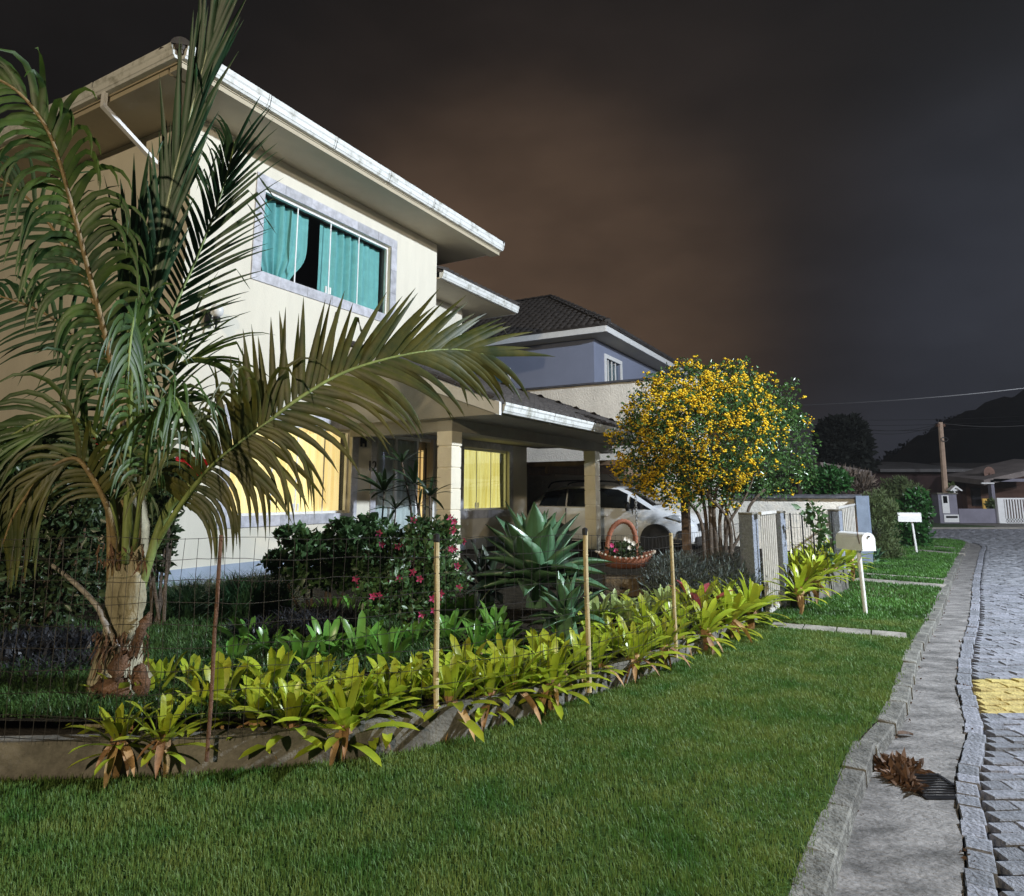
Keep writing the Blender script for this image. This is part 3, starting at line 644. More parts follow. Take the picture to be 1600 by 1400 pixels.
# ================================================================== HOUSE 2
h2 = thing('blue_house', 'slate blue upper storey house with dark tiled hip roof behind the party wall', 'house', (-.35, 15.5, 0), 'H')
m = M(); wy = [(16.55, 18.0, 5.15, 6.35), (22.0, 23.2, 5.15, 6.0)]
wall_holes(m, 15.5, 25, 0, 6.9, wy, b=-.35); m.build('front_wall', blue_wall, h2)
M().quad((-.35, 15.5, 0), (-9, 15.5, 0), (-9, 15.5, 6.9), (-.35, 15.5, 6.9)).build('side_wall', blue_wall, h2)
M().box(-10, .42, 14.72, 26, 6.86, 6.90).build('soffit', soffit_m, h2)
M().box(.42, .45, 14.70, 26, 6.84, 7.06).build('fascia', white_p, h2); M().box(-10, .42, 14.68, 14.72, 6.84, 7.06).build('fascia', white_p, h2)
zr = 7.1; rz = 9.55; hw = 4.0
slab_roof(h2, [(.5, 14.65, zr), (.5, 22.65, zr), (.5-hw, 18.65, rz)]); slab_roof(h2, [(.5, 14.65, zr), (.5-hw, 18.65, rz), (-11, 18.65, rz), (-11, 14.65, zr)]); slab_roof(h2, [(.5, 22.65, zr), (-11, 22.65, zr), (-11, 18.65, rz), (.5-hw, 18.65, rz)])
slab_roof(h2, [(.5, 22.65, zr), (.5, 26, zr), (-3, 26, zr+1.6), (-3, 22.65, zr+1.6)])
sl = math.hypot(hw, rz-zr); k = hw/sl
tiles(h2, (.5, 14.65, zr), (-1, 0, 0), (0, hw, rz-zr), lambda s: (s*k, 11), int(sl/.34)+1, .26, seed=6)
tiles(h2, (.5, 14.65, zr), (0, 1, 0), (-hw, 0, rz-zr), lambda s: (s*k, 8-s*k), int(sl/.34), .26, seed=7)
tiles(h2, (.5, 22.65, zr), (0, 1, 0), (-hw, 0, rz-zr), lambda s: (0, 3.4), 4, .26, seed=8)
ridge(h2, (.5, 14.65, zr+.06), (.5-hw, 18.65, rz+.06)); ridge(h2, (.5-hw, 18.65, rz+.06), (-11, 18.65, rz+.06))
for h in wy:
    a0, a1, z0, z1 = h; fr = M()
    for x0, x1, y0, y1 in ((a0-.12, a1+.12, z1, z1+.14), (a0-.12, a1+.12, z0-.12, z0), (a0-.12, a0, z0, z1), (a1, a1+.12, z0, z1)): fr.box(-.348, -.30, x0, x1, y0, y1)
    wf = fr.build('window', white_p, h2)
    for i in range(1, 4): M().box(-.42, -.38, a0+(a1-a0)*i/4-.02, a0+(a1-a0)*i/4+.02, z0, z1).build('glazing_bar', white_p, wf)
    for i in range(4): M().box(-.44, -.43, a0+(a1-a0)*i/4+.02, a0+(a1-a0)*(i+1)/4-.02, z0, z1).build('pane', glass, wf)
    M().box(-.60, -.55, a0, a1, z0-.1, z1+.1).build('dark_interior', mat('blue_curtain_dark', (.05, .10, .13), .8, .4, 2, aniso=(1, 8, 1)), wf)
# window on its side wall, half hidden by the palm frond
fr = M()
for x0, x1, y0, y1 in ((-5.0, -3.6, 6.0, 6.12), (-5.0, -3.6, 4.9, 5.0), (-5.0, -4.9, 5.0, 6.0), (-3.7, -3.6, 5.0, 6.0)): fr.box(x0, x1, 15.44, 15.49, y0, y1)
wf = fr.build('window', white_p, h2); M().box(-4.9, -3.7, 15.455, 15.465, 5.0, 6.0).build('pane', mat('blue_glass', (.05, .12, .16), .15, .2, 2), wf)

# ================================================================== CAR (frame H, nose towards +x)
car = thing('parked_car', 'white minivan with black roof rails parked under the carport', 'car', (2.0, 11.5, .2), 'H')
paint = mat('white_car_paint', (.78, .79, .82), .25, .01, 2, coat=.8); trim = mat('black_trim', (.015, .015, .017), .5, .2, 8); cglass = mat('tinted_glass', (.008, .010, .012), .05, .1, 2, coat=1)
XF = 4.05; YR = 10.62; WD = 1.74; Z0 = .2; yc = YR+WD/2
# stations: x, z_sill, z_shoulder(belt), z_top, half width, half width at roof
ST = [(-.32, .50, .95, 1.05, .70, .66), (-.25, .34, 1.05, 1.30, .80, .62), (.1, .26, 1.08, 1.60, .86, .60), (.6, .24, 1.08, 1.66, .87, .62), (1.3, .24, 1.06, 1.68, .87, .63), (1.9, .24, 1.04, 1.66, .87, .62), (2.35, .24, 1.02, 1.58, .87, .60), (2.75, .24, 1.00, 1.36, .87, .62), (3.12, .24, .98, 1.13, .87, .70), (3.3, .25, .95, 1.06, .86, .72), (3.7, .25, .90, 1.0, .84, .66), (3.95, .27, .80, .90, .78, .58), (4.07, .32, .66, .76, .66, .46), (4.10, .36, .58, .62, .58, .40)]
cm_ = M(); k = 11
for (x, zs, zb, zt, w, wr) in ST:
    P = []
    for sgn in (-1, 1):
        half = [(w*.90, zs), (w*.99, zs+.18), (w, zs+.34), (w*.985, zb), (wr+.02, max(zb+.01, zt-.05)), (wr*.6, zt)]
        if sgn == -1: P += [(sgn*y, z) for y, z in half]
        else: P += [(sgn*y, z) for y, z in half[::-1]]
    cm_.v += [Vector((x, yc+y, Z0+z-.02)) for y, z in P]
nn = 12
for i in range(len(ST)-1):
    for j in range(nn-1): cm_.f.append((i*nn+j, i*nn+j+1, (i+1)*nn+j+1, (i+1)*nn+j))
cm_.f += [tuple(range(nn)), tuple(range((len(ST)-1)*nn, len(ST)*nn))]
body = cm_.build('body', paint, car, smooth=True); sub = body.modifiers.new('sub', 'SUBSURF'); sub.levels = sub.render_levels = 2
def side_poly(pts, name, m_, dy=.0, th=.012, par=car):     # polygon on the visible side; pts (x,z)
    def ys(x, z):
        z = z-Z0+.02
        for s, t in zip(ST, ST[1:]):
            if s[0] <= x <= t[0]: u_ = (x-s[0])/(t[0]-s[0]); zb, zt, w, wr = [s[i]+(t[i]-s[i])*u_ for i in (2, 3, 4, 5)]; break
        else: zb, zt, w, wr = .9, 1.0, .8, .7
        if z <= zb: return w
        f = min(1, (z-zb)/max(.05, zt-.05-zb)); return w*.985+(wr+.02-w*.985)*f
    m = M(); n = len(pts); m.add([(x, yc-ys(x, z)-th-dy, z) for x, z in pts]+[(x, yc-ys(x, z)+.05, z) for x, z in pts], [tuple(range(n)), tuple(range(2*n-1, n-1, -1))]+[(i, (i+1) % n, n+(i+1) % n, n+i) for i in range(n)])
    return m.build(name, m_, par)
side_poly([(.0, 1.30), (.15, 1.66), (.75, 1.74), (.78, 1.29)], 'window', cglass)
side_poly([(.83, 1.29), (.80, 1.745), (1.55, 1.75), (1.58, 1.28)], 'window', cglass)
side_poly([(1.64, 1.27), (1.62, 1.75), (2.15, 1.72), (2.42, 1.60), (2.45, 1.25)], 'window', cglass)
side_poly([(2.52, 1.25), (2.50, 1.54), (2.70, 1.42), (3.05, 1.23)], 'window', cglass)
for x in (.80, 1.61, 2.60): side_poly([(x-.006, .46), (x-.006, 1.24), (x+.006, 1.24), (x+.006, .46)], 'door_seam', trim, 0, .006)
for x in (1.05, 1.85): side_poly([(x-.09, 1.06), (x-.09, 1.10), (x+.09, 1.10), (x+.09, 1.06)], 'door_handle', paint, .02, .02)
ws = M(); wsp = [(2.42, 1.615, .56), (2.78, 1.41, .60), (3.14, 1.165, .68)]
for s in (-1, 1): ws.v += [Vector((x+.02, yc+s*w, Z0+z-.00)) for x, z, w in wsp]
ws.f = [(0, 1, 4, 3), (1, 2, 5, 4)]; ws.build('windscreen', cglass, car)
for s in (-1, 1): M().tube(cr([(.15, yc+s*.56, Z0+1.56), (.35, yc+s*.57, Z0+1.72), (1.2, yc+s*.58, Z0+1.75), (2.0, yc+s*.57, Z0+1.71), (2.2, yc+s*.56, Z0+1.63)], 4), .02).build('roof_rail', trim, car)
M().tube([(2.0, yc, Z0+1.66), (1.55, yc, Z0+1.98)], [.008, .003], 5).build('antenna', trim, car)
def mirror(s):
    m = M().lathe((0, 0, 0), [(.01, -.11), (.06, -.10), (.085, -.03), (.085, .04), (.05, .10), (.01, .11)], 10); m.v = [Vector((2.52+v.x*.7, yc+s*(.98+v.y*.9), Z0+1.10+v.z)) for v in m.v]; mo = m.build('mirror', trim, car, smooth=True); M().box(2.48, 2.55, yc+s*.93-.07, yc+s*.93+.07, Z0+1.03, Z0+1.06).build('mirror_arm', trim, mo)
mirror(-1); mirror(1)
def wheel(x, s):
    y = yc+s*(WD/2-.10); 
    ar = M(); ar.lathe((x, y+s*.045, Z0+.31), [(.01, -.16), (.385, -.16), (.385, .075), (.01, .075)], 24, 1); ar.build('wheel_arch', trim, car)
    w_ = M(); prof = [(.18, -.09), (.29, -.10), (.315, -.07), (.32, 0), (.315, .07), (.29, .10), (.18, .09)]; w_.lathe((x, y+s*.06, Z0+.31), prof, 28, 1); wo = w_.build('wheel', mat('tyre_rubber', (.02, .02, .02), .8, .2, 9), car, smooth=True)
    r_ = M().lathe((x, y+s*.125, Z0+.31), [(.01, -.03), (.2, -.03), (.205, .03), (.19, .035), (.05, .02), (.01, .02)], 20, 1)
    for q in range(5):
        a = 2*math.pi*q/5; r_.tube([(x+.03*math.cos(a), y+s*.16, Z0+.31+.03*math.sin(a)), (x+.19*math.cos(a), y+s*.165, Z0+.31+.19*math.sin(a))], [.03, .022], 5)
    r_.build('rim', mat('alloy_rim', (.35, .35, .37), .35, .1, 5, metal=.8), wo)
for x in (.55, 3.2):
    for s in (-1, 1): wheel(x, s)
hl = mat('headlight_glass', (.55, .58, .62), .08, .5, 14, metal=.5, coat=1)
side_poly([(3.42, 1.07), (3.62, 1.12), (3.92, 1.04), (4.03, .94), (3.80, .95)], 'headlight', hl, .0, .015)
side_poly([(3.68, .57), (3.72, .74), (3.90, .75), (3.97, .57)], 'fog_light', trim, .0, .012)
M().box(4.02, 4.13, yc-.62, yc+.62, Z0+.18, Z0+.40).build('bumper', trim, car, bevel=.03)
M().box(4.06, 4.12, yc-.45, yc+.45, Z0+.52, Z0+.70).build('grille', trim, car, bevel=.02)
side_poly([(-.2, .45), (-.2, .53), (3.9, .53), (3.9, .45)], 'sill_trim', trim, .0, .004)

# ================================================================== GATE, FENCE, MAILBOXES
def pillar(p, lab, h=1.36, w=.19, rot=0):
    t = thing('gate_pillar', lab, 'pillar', (p.x, p.y, 0))
    tt = (P2-GP_L).normalized(); s = Vector((tt.y, -tt.x, 0)); q = [p-s*w/2-tt*w/2, p+s*w/2-tt*w/2, p+s*w/2+tt*w/2, p-s*w/2+tt*w/2]
    def bx(q_, z0, z1, nm, m_):
        m = M(); m.add([(v.x, v.y, z) for z in (z0, z1) for v in q_], [(0, 3, 2, 1), (4, 5, 6, 7), (0, 1, 5, 4), (1, 2, 6, 5), (2, 3, 7, 6), (3, 0, 4, 7)]); return m.build(nm, m_, t, bevel=.008)
    bx(q, -.05, h-.03, 'shaft', grey_stone); c = sum(q, Vector())/4
    bx([c+(v-c)*1.04 for v in q], h-.03, h, 'cap', conc); return t
pillar(GP_L+Vector((0, .06, 0)), 'rough grey gate pillar left of the white footgate at the end of the fence')
pillar(GP_R, 'rough grey gate pillar right of the white footgate', 1.36)
pillar(P2, 'rough grey pillar between the second flower bed and the driveway gate', 1.34)
def bargate(p, q, z0, z1, nbar, lab, name='footgate', r=.011, rail=.02):
    t = thing(name, lab, 'gate', (p.x, p.y, z0)); d = (q-p); n_ = Vector((d.y, -d.x, 0)).normalized()
    def rl(z, nm='rail'):
        m = M(); m.add([(v.x, v.y, zz) for zz in (z-rail, z+rail) for v in (p-n_*.02, q-n_*.02, q+n_*.02, p+n_*.02)], [(0, 3, 2, 1), (4, 5, 6, 7), (0, 1, 5, 4), (1, 2, 6, 5), (2, 3, 7, 6), (3, 0, 4, 7)]); m.build(nm, gate_p, t)
    rl(z0+.03); rl(z1-.02)
    for i in range(nbar):
        c = p.lerp(q, (i+.5)/nbar); m = M(); m.box(c.x-.010, c.x+.010, c.y-.010, c.y+.010, z0+.05, z1-.04); m.build('bar', gate_p, t)
    return t
tt = (GP_R-GP_L).normalized(); sst = Vector((tt.y, -tt.x, 0))
bargate(GP_L+sst*.13+tt*.02, GP_R+sst*.02-tt*.11, .05, 1.37, 8, 'white painted footgate of upright bars between the two front pillars')
bargate(P2+tt*.2, P3+Vector((-.1, -.1, 0)), .12, 1.38, 11, 'white driveway gate of slim bars beside the blue grey wall end', 'driveway_gate')
# fence
FP = [Vector(v) for v in ((-9, 4.25, .2), (-5.2, 4.2, .2), (-3.3, 4.15, .2))]+[onz(325, 1160, .2), Vector((-.50, 4.78, .2)), onz(920, 1060, .2), Vector((1.53, 6.65, .2)), GP_L+Vector((-.12, -.02, .2))]
FT = [1.36, 1.36, 1.37, 1.37, 1.33, 1.31, 1.24, 1.26]
fen = thing('garden_fence', 'thin dark wire mesh fence stretched on cane posts along the flower bed', 'fence', tuple(FP[3]))
FC = cr([Vector((p.x, p.y, z)) for p, z in zip(FP, FT)], 10)
def along(s):
    tot = len(FC)-1; i = min(int(s*tot), tot-1); return FC[i].lerp(FC[i+1], s*tot-i)
for r_ in range(10):
    pts = []
    for i in range(150):
        p = along(i/149); fr_ = r_/9.3; z = p.z*(1-fr_)+.22*fr_; pts.append((p.x+random.uniform(-.004, .004), p.y+random.uniform(-.01, .01), z+.007*math.sin(i*.5+r_)+random.uniform(-.003, .003)-.03))
    M().tube(pts, .0022, 4, False).build('line_wire', wire_m, fen)
m = M(); Ltot = sum((b-a).length for a, b in zip(FC, FC[1:])); n = int(Ltot/.078)
fcp = param(FC, n)
for i, p in enumerate(fcp):
    m.tube([(p.x+.006*math.sin(k*2.1+i), p.y+.006*math.sin(k*1.3+i*2), (p.z-.03)*(1-k/5)+.2*k/5) for k in range(6)], .0017, 3, False)
o = m.build('stay_wire', wire_m, fen); o['kind'] = 'stuff'
posts = [(FP[3], at(345, 836, FP[3].y+.02), rust_m, .012, 'rusty dark fence post in front of the drooping palm frond', False), (FP[4], at(682, 840, 4.80), bamboo_m, .019, 'pale cane fence post with black cap before the pink flowered bush', True),
         (FP[5], at(914, 830, FP[5].y), bamboo_m, .019, 'pale cane fence post with black cap beside the big agave', True), (FP[6], at(1048, 833, 6.65), bamboo_m, .018, 'pale cane fence post without a cap near the white car front', False)]
for b_, t_, mm_, r_, lb, cap in posts:
    t = thing('fence_post', lb, 'post', tuple(b_), group='fence posts along the flower bed')
    pts = [b_.lerp(t_, k/6)+Vector((random.uniform(-.004, .004), 0, 0)) for k in range(7)]; pts[0].z -= .1
    M().tube(pts, r_, 8).build('shaft', mm_, t)
    if mm_ is bamboo_m:
        for k in range(1, 6): q = b_.lerp(t_, k/6); M().lathe(q, [(r_*.9, -.008), (r_*1.12, 0), (r_*.9, .008)], 8).build('cane_joint', bamboo_m, t)
    if cap: M().lathe(t_, [(r_*1.15, -.03), (r_*1.2, .02), (.004, .03)], 8).build('cap', trim, t)
# mailboxes
def mailbox(base, ztop, ax, L_, Wd, Hh, lab, lean=0, slot=False):
    t = thing('mailbox', lab, 'mailbox', tuple(base)); ax = Vector(ax).normalized(); s = Vector((-ax.y, ax.x, 0)); pc = base+Vector((lean, 0, 0))
    M().tube([base+Vector((0, 0, -.03)), pc+Vector((0, 0, ztop-Hh))], .028 if Hh > .2 else .028, 10).build('post', white_p, t)
    prof = [(-Wd/2, 0), (Wd/2, 0), (Wd/2, Hh*.6)]+[(Wd/2*math.cos(a), Hh*.6+Hh*.4*math.sin(a)) for a in np.linspace(.2, math.pi-.2, 9)]+[(-Wd/2, Hh*.6)]
    z0 = ztop-Hh; m = M(); k = len(prof); bk = pc-ax*L_*.62; fr_ = pc+ax*L_*.38
    m.add([Vector((bk.x, bk.y, z0))+s*x+Vector((0, 0, z)) for x, z in prof]+[Vector((fr_.x, fr_.y, z0))+s*x+Vector((0, 0, z)) for x, z in prof], [tuple(range(k-1, -1, -1)), tuple(range(k, 2*k))]+[(i, (i+1) % k, k+(i+1) % k, k+i) for i in range(k)])
    bx = m.build('box', white_p, t)
    m = M(); m.add([Vector((fr_.x, fr_.y, z0))+ax*.002+s*x*1.03+Vector((0, 0, z*1.02)) for x, z in prof]+[Vector((fr_.x, fr_.y, z0))+ax*.014+s*x*1.03+Vector((0, 0, z*1.02)) for x, z in prof], [tuple(range(k-1, -1, -1)), tuple(range(k, 2*k))]+[(i, (i+1) % k, k+(i+1) % k, k+i) for i in range(k)]); d_ = m.build('door', white_p, t)
    q = Vector((fr_.x, fr_.y, z0+Hh*.8))+ax*.016; M().lathe(q+ax*.01, [(.003, -.012), (.014, -.008), (.014, .008), (.003, .012)], 8).build('knob', black_metal, d_)
    return t
mb1 = onz(1353, 962, 0); mailbox(mb1, 1.09, (.22, -.97, 0), .50, .20, .235, 'white rounded mailbox on a white post beside the stone path and second flower bed', -.03)
t = bpy.data.objects['mailbox']; M().tube([at(1338, 808, mb1.y-.12), at(1340, 835, mb1.y-.24), at(1345, 862, mb1.y-.10)], .006, 5).build('rusty_rod', rust_m, t)
mb2 = onz(1433, 865, 0); mailbox(mb2, 1.10, (.93, -.36, 0), .55, .18, .25, 'far white mailbox on a thin leaning post in front of the dark hedge', -.06)

# ================================================================== PALM
palm_leaf = leaf_g('palm_leaf', (.024, .078, .014), rough=.5, var=.45, scale=3.5, trans=.2, col2=(.065, .12, .018))
palm_old = leaf_g('palm_leaf_old', (.050, .090, .014), rough=.5, var=.5, scale=4, trans=.25, col2=(.11, .105, .016))
palm_dark = leaf_g('palm_leaf_young', (.020, .062, .022), rough=.5, var=.35, scale=4, trans=.15)
rachis_m = mat('green_petiole', (.22, .28, .09), .45, .3, 5, .2, 40, aniso=(1, 1, .3)); rachis_b = mat('brown_petiole', (.24, .17, .08), .6, .35, 8, .3, 40)
trunk_m = mat('fibrous_palm_trunk', (.34, .30, .19), .85, .35, 5, .8, 50, col2=(.46, .42, .30), aniso=(1, 1, .4)); fibre_m = mat('brown_fibre_sheath', (.13, .070, .04), .85, .45, 9, .8, 70)
palm = thing('palm', 'young coconut palm with arching fronds and fibrous trunk in front of the house', 'palm tree', tuple(onz(190, 1108, .2)))
pb = onz(190, 1108, .2); PY = pb.y
tr = [(pb+Vector((-.02, 0, -.05)), .22), (pb+Vector((-.02, 0, .12)), .20), (at(184, 1045, PY), .165), (at(190, 1000, PY), .12), (at(195, 940, PY), .118), (at(201, 880, PY), .112), (at(207, 820, PY), .105), (at(212, 760, PY), .05)]
c = cr([p for p, _ in tr], 5); rr = np.interp(np.linspace(0, len(tr)-1, len(c)), range(len(tr)), [r for _, r in tr])
mt = M().tube(c, [r*(1+random.uniform(-.04, .04)) for r in rr], 18); mt.build('trunk', trunk_m, palm, smooth=True)
def flap(px, Y, w, name='fibre_flap', m_=None, wob=.03):     # torn sheet of fibre: px centreline
    c = cr([at(x, y, Y+dy) for x, y, dy in px], 5); m = M(); n = len(c); e = M()
    for i, p in enumerate(c):
        t = i/(n-1); ww = w*(.35+.9*math.sin(math.pi*min(.97, .08+t*.9)))*(1+random.uniform(-.12, .12)); tn = (c[min(i+1, n-1)]-c[max(i-1, 0)]).normalized(); s = tn.cross(Vector((0, -1, 0))).normalized()
        for q in (-1, -.4, .3, 1): m.v.append(p+s*ww*q*.5+Vector((0, random.uniform(-wob, wob)*.5+.03*q*q, 0)))
        if i:
            b = len(m.v)-8
            for k in range(3): m.f.append((b+k, b+k+1, b+k+5, b+k+4))
    o = m.build(name, m_ or fibre_m, palm, smooth=True); so_ = o.modifiers.new('s', 'SOLIDIFY'); so_.thickness = .006
flap([(200, 1030, -.13), (212, 1000, -.2), (222, 975, -.2), (232, 958, -.18)], PY, .06)
flap([(175, 1060, -.2), (168, 1085, -.22), (160, 1105, -.2)], PY, .22); flap([(212, 1040, -.16), (216, 1070, -.2), (218, 1100, -.2)], PY, .10); flap([(150, 1040, -.1), (144, 1075, -.12), (140, 1110, -.12)], PY, .10)
flap([(186, 1015, -.14), (180, 1040, -.22), (174, 1065, -.24)], PY, .10); flap([(190, 1000, -.15), (200, 960, -.16), (205, 900, -.14), (215, 850, -.1)], PY, .14, m_=trunk_m)
for k in range(90):      # loose fibres
    pass
V = []; F = []
for k in range(260):
    y0 = random.choice([1000, 1000, 1040, 1070, 860]); p = at(random.uniform(150, 232), y0+random.uniform(-15, 15), PY-random.uniform(.1, .22)); d = Vector((random.uniform(-.05, .05), random.uniform(-.05, 0), random.uniform(-.13, -.02))); s = Vector((.0022, 0, 0)); b = len(V)
    V += [p-s, p+s, p+d*.6+s+Vector((random.uniform(-.02, .02), 0, 0)), p+d]; F.append((b, b+1, b+2, b+3))
o = np_obj('trunk_fibres', V, np.array(F), fibre_m, palm); o['kind'] = 'stuff'

def frond(px, normal, nleaf, Lmax, w, ang=(62, 22), up=.1, droop=(.25, .25), m_=None, start=.2, sides=(1, -1), lp=None, rad=.02, rm=None, lift=0.0, wr=(.4, 1), label=None, seedv=0, broken=.12, tipc=None):
    rnd = random.Random(seedv)
    C_ = cr([at(x, y, Y) for x, y, Y in px], 10); n = len(C_); Nv = Vector(normal).normalized()
    fo = M().tube(C_[::2]+([C_[-1]] if (n-1) % 2 else []), [rad*(1-.85*(i/(len(C_[::2]))))+.003 for i in range(len(C_[::2])+(1 if (n-1) % 2 else 0))], 7).build('frond', rm or rachis_m, palm, smooth=True)
    if label: fo['label'] = label
    CP = param(C_, 200); V = []; F = []
    for sgn in sides:
        for i in range(nleaf):
            t = start+(1-start)*((i+rnd.uniform(-.3, .3))/nleaf); t = min(.995, max(0, t)); k = min(198, int(t*199)); p = CP[k]; T = (CP[min(199, k+2)]-CP[max(0, k-2)]).normalized()
            s = (Nv.cross(T)); s = s.normalized()*sgn; u_ = (t-start)/(1-start)
            a = R(ang[0]+(ang[1]-ang[0])*u_+rnd.uniform(-5, 5)); nn_ = T.cross(s).normalized()
            D = (T*math.cos(a)+s*math.sin(a)+Nv*(lift+rnd.uniform(-.08, .08))).normalized()
            Ln = Lmax*(lp(u_) if lp else (.45+.75*math.sin(math.pi*min(1, .12+.80*u_))))*rnd.uniform(.86, 1.08); dr_ = droop[0 if sgn > 0 else 1]*rnd.uniform(.7, 1.4)
            if rnd.random() < broken: kink = rnd.uniform(.45, .8)
            else: kink = 9
            ns = 7; wv_ = D.cross(Nv).normalized(); tw_ = rnd.uniform(-.6, .6); q = p.copy(); dcur = D.copy(); b0 = len(V)
            for j in range(ns+1):
                x = j/ns; ww = w*(1.0 if x > .12 else .5+4*x)*(1-x**2.2)*.5+.0008
                ws_ = dcur.cross(Nv*math.cos(tw_*x)+wv_*math.sin(tw_*x)); ws_ = ws_.normalized() if ws_.length > .05 else wv_
                V += [q-ws_*ww, q+Nv*ww*.35, q+ws_*ww]
                if j < ns:
                    if x > kink: dcur = (dcur+Vector((0, 0, -1.6))).normalized(); kink = 9
                    dcur = (dcur+Vector((0, 0, -1))*dr_*(x+.15)*.55).normalized(); q = q+dcur*(Ln/ns)
                    c_ = b0+j*3; F += [(c_, c_+1, c_+4, c_+3), (c_+1, c_+2, c_+5, c_+4)]
    o = np_obj('leaflets', V, np.array(F), m_ or palm_leaf, fo); o['kind'] = 'stuff'; return fo
Y0 = PY
# big frond arching to the right across the facade
frond([(214, 960, Y0), (232, 880, Y0-.05), (275, 800, Y0-.15), (335, 725, Y0-.2), (412, 664, Y0-.2), (480, 614, Y0-.15), (550, 577, Y0-.05), (640, 553, Y0+.1), (712, 546, Y0+.3), (765, 555, Y0+.4)], (.05, -1, .1), 42, .70, .056, ang=(66, 14), droop=(.06, .42), m_=palm_old, start=.36, rad=.019, seedv=1, lift=.04, lp=lambda u: .60+.42*math.sin(math.pi*min(1, .25+.6*u)), label='long olive brown frond arching right across the front of the house')
frond([(275, 800, Y0-.12), (330, 728, Y0-.22), (400, 672, Y0-.22), (425, 655, Y0-.2)], (.2, -1, 0), 26, .68, .034, ang=(70, 50), droop=(1.6, 1.6), m_=palm_old, start=.1, rad=.01, seedv=12, lift=.1, lp=lambda u: .8+.3*u)
# tall spear of young leaves
frond([(205, 850, Y0), (216, 640, Y0-.03), (232, 500, Y0-.06), (262, 320, Y0-.1), (300, 170, Y0-.2), (338, 30, Y0-.3), (352, -40, Y0-.35)], (.15, -1, 0), 52, .74, .046, ang=(13, 6), droop=(.02, .02), m_=palm_dark, start=.38, rad=.016, rm=mat('pale_midrib', (.34, .40, .26), .4, .1, 5), seedv=2, lift=0, broken=.08, label='upright spear of folded young leaves')
frond([(208, 800, Y0+.03), (200, 600, Y0+.03), (205, 420, Y0+.0), (222, 330, Y0)], (-.3, -1, 0), 12, .75, .06, ang=(16, 8), droop=(.05, .25), m_=palm_dark, start=.45, rad=.012, seedv=21, broken=.5)
# frond rising right in front of the upper window
frond([(212, 830, Y0+.1), (228, 700, Y0+.15), (244, 567, Y0+.25), (273, 480, Y0+.3), (308, 402, Y0+.35), (340, 320, Y0+.4), (358, 262, Y0+.45), (366, 222, Y0+.5)], (-.15, -1, -.1), 40, .68, .030, ang=(56, 16), droop=(.45, .10), m_=palm_dark, start=.36, rad=.016, seedv=3, lp=lambda u: .35+.75*math.sin(math.pi*min(1, .2+.62*u)), broken=.3)
frond([(215, 850, Y0), (240, 680, Y0+.1), (262, 590, Y0+.1), (300, 560, Y0+.05), (345, 565, Y0)], (-.1, -1, .1), 16, .66, .020, ang=(40, 14), droop=(.3, .35), m_=palm_leaf, start=.4, rad=.012, seedv=31, broken=.5)
# big near frond arching left, leaflets hanging
frond([(195, 850, Y0-.05), (185, 700, Y0-.2), (172, 560, Y0-.4), (140, 430, Y0-.6), (112, 320, Y0-.75), (80, 215, Y0-.9), (35, 150, Y0-1.0), (-20, 118, Y0-1.05), (-90, 110, Y0-1.1)], (.3, -1, .1), 44, .50, .044, ang=(50, 26), droop=(2.6, 1.6), m_=palm_leaf, start=.30, rad=.018, rm=rachis_b, seedv=4, label='near frond arching up and over to the left')
frond([(192, 850, Y0), (176, 620, Y0), (150, 480, Y0+.1), (92, 372, Y0+.1), (38, 305, Y0+.1), (-50, 250, Y0+.1)], (-.1, -1, .1), 30, .54, .036, ang=(64, 30), droop=(.4, .8), m_=palm_dark, start=.38, rad=.017, rm=rachis_b, seedv=5)
frond([(190, 860, Y0+.05), (178, 700, Y0+.1), (140, 560, Y0+.15), (70, 490, Y0+.2), (-40, 450, Y0+.3)], (-.05, -1, .2), 26, .54, .034, ang=(62, 30), droop=(.35, .8), m_=palm_dark, start=.3, rad=.015, rm=rachis_b, seedv=6)
# low left fronds
frond([(188, 880, Y0-.05), (172, 760, Y0-.2), (150, 680, Y0-.3), (95, 650, Y0-.4), (20, 680, Y0-.45), (-50, 740, Y0-.5)], (.05, -1, .15), 30, .64, .036, ang=(58, 30), droop=(.5, 1.4), m_=palm_leaf, start=.25, rad=.016, seedv=7)
frond([(186, 890, Y0-.1), (170, 800, Y0-.25), (140, 740, Y0-.35), (114, 716, Y0-.4), (70, 740, Y0-.45), (25, 800, Y0-.45), (5, 850, Y0-.4)], (.2, -1, .1), 26, .48, .032, ang=(50, 26), droop=(1.0, 1.5), m_=palm_old, start=.35, rad=.018, rm=rachis_b, seedv=8)
# fronds bending towards the viewer, leaflets hanging over the petioles
frond([(204, 850, Y0-.1), (202, 680, Y0-.3), (206, 560, Y0-.55), (210, 500, Y0-.85), (205, 520, Y0-1.05), (200, 580, Y0-1.15)], (.9, -.3, .1), 22, .44, .030, ang=(55, 35), droop=(1.3, 1.3), m_=palm_leaf, start=.4, rad=.015, seedv=10)
frond([(210, 860, Y0-.1), (225, 740, Y0-.3), (245, 650, Y0-.5), (270, 620, Y0-.75), (288, 650, Y0-.9)], (.8, -.5, .1), 20, .48, .030, ang=(52, 35), droop=(1.3, 1.3), m_=palm_leaf, start=.35, rad=.015, seedv=11)
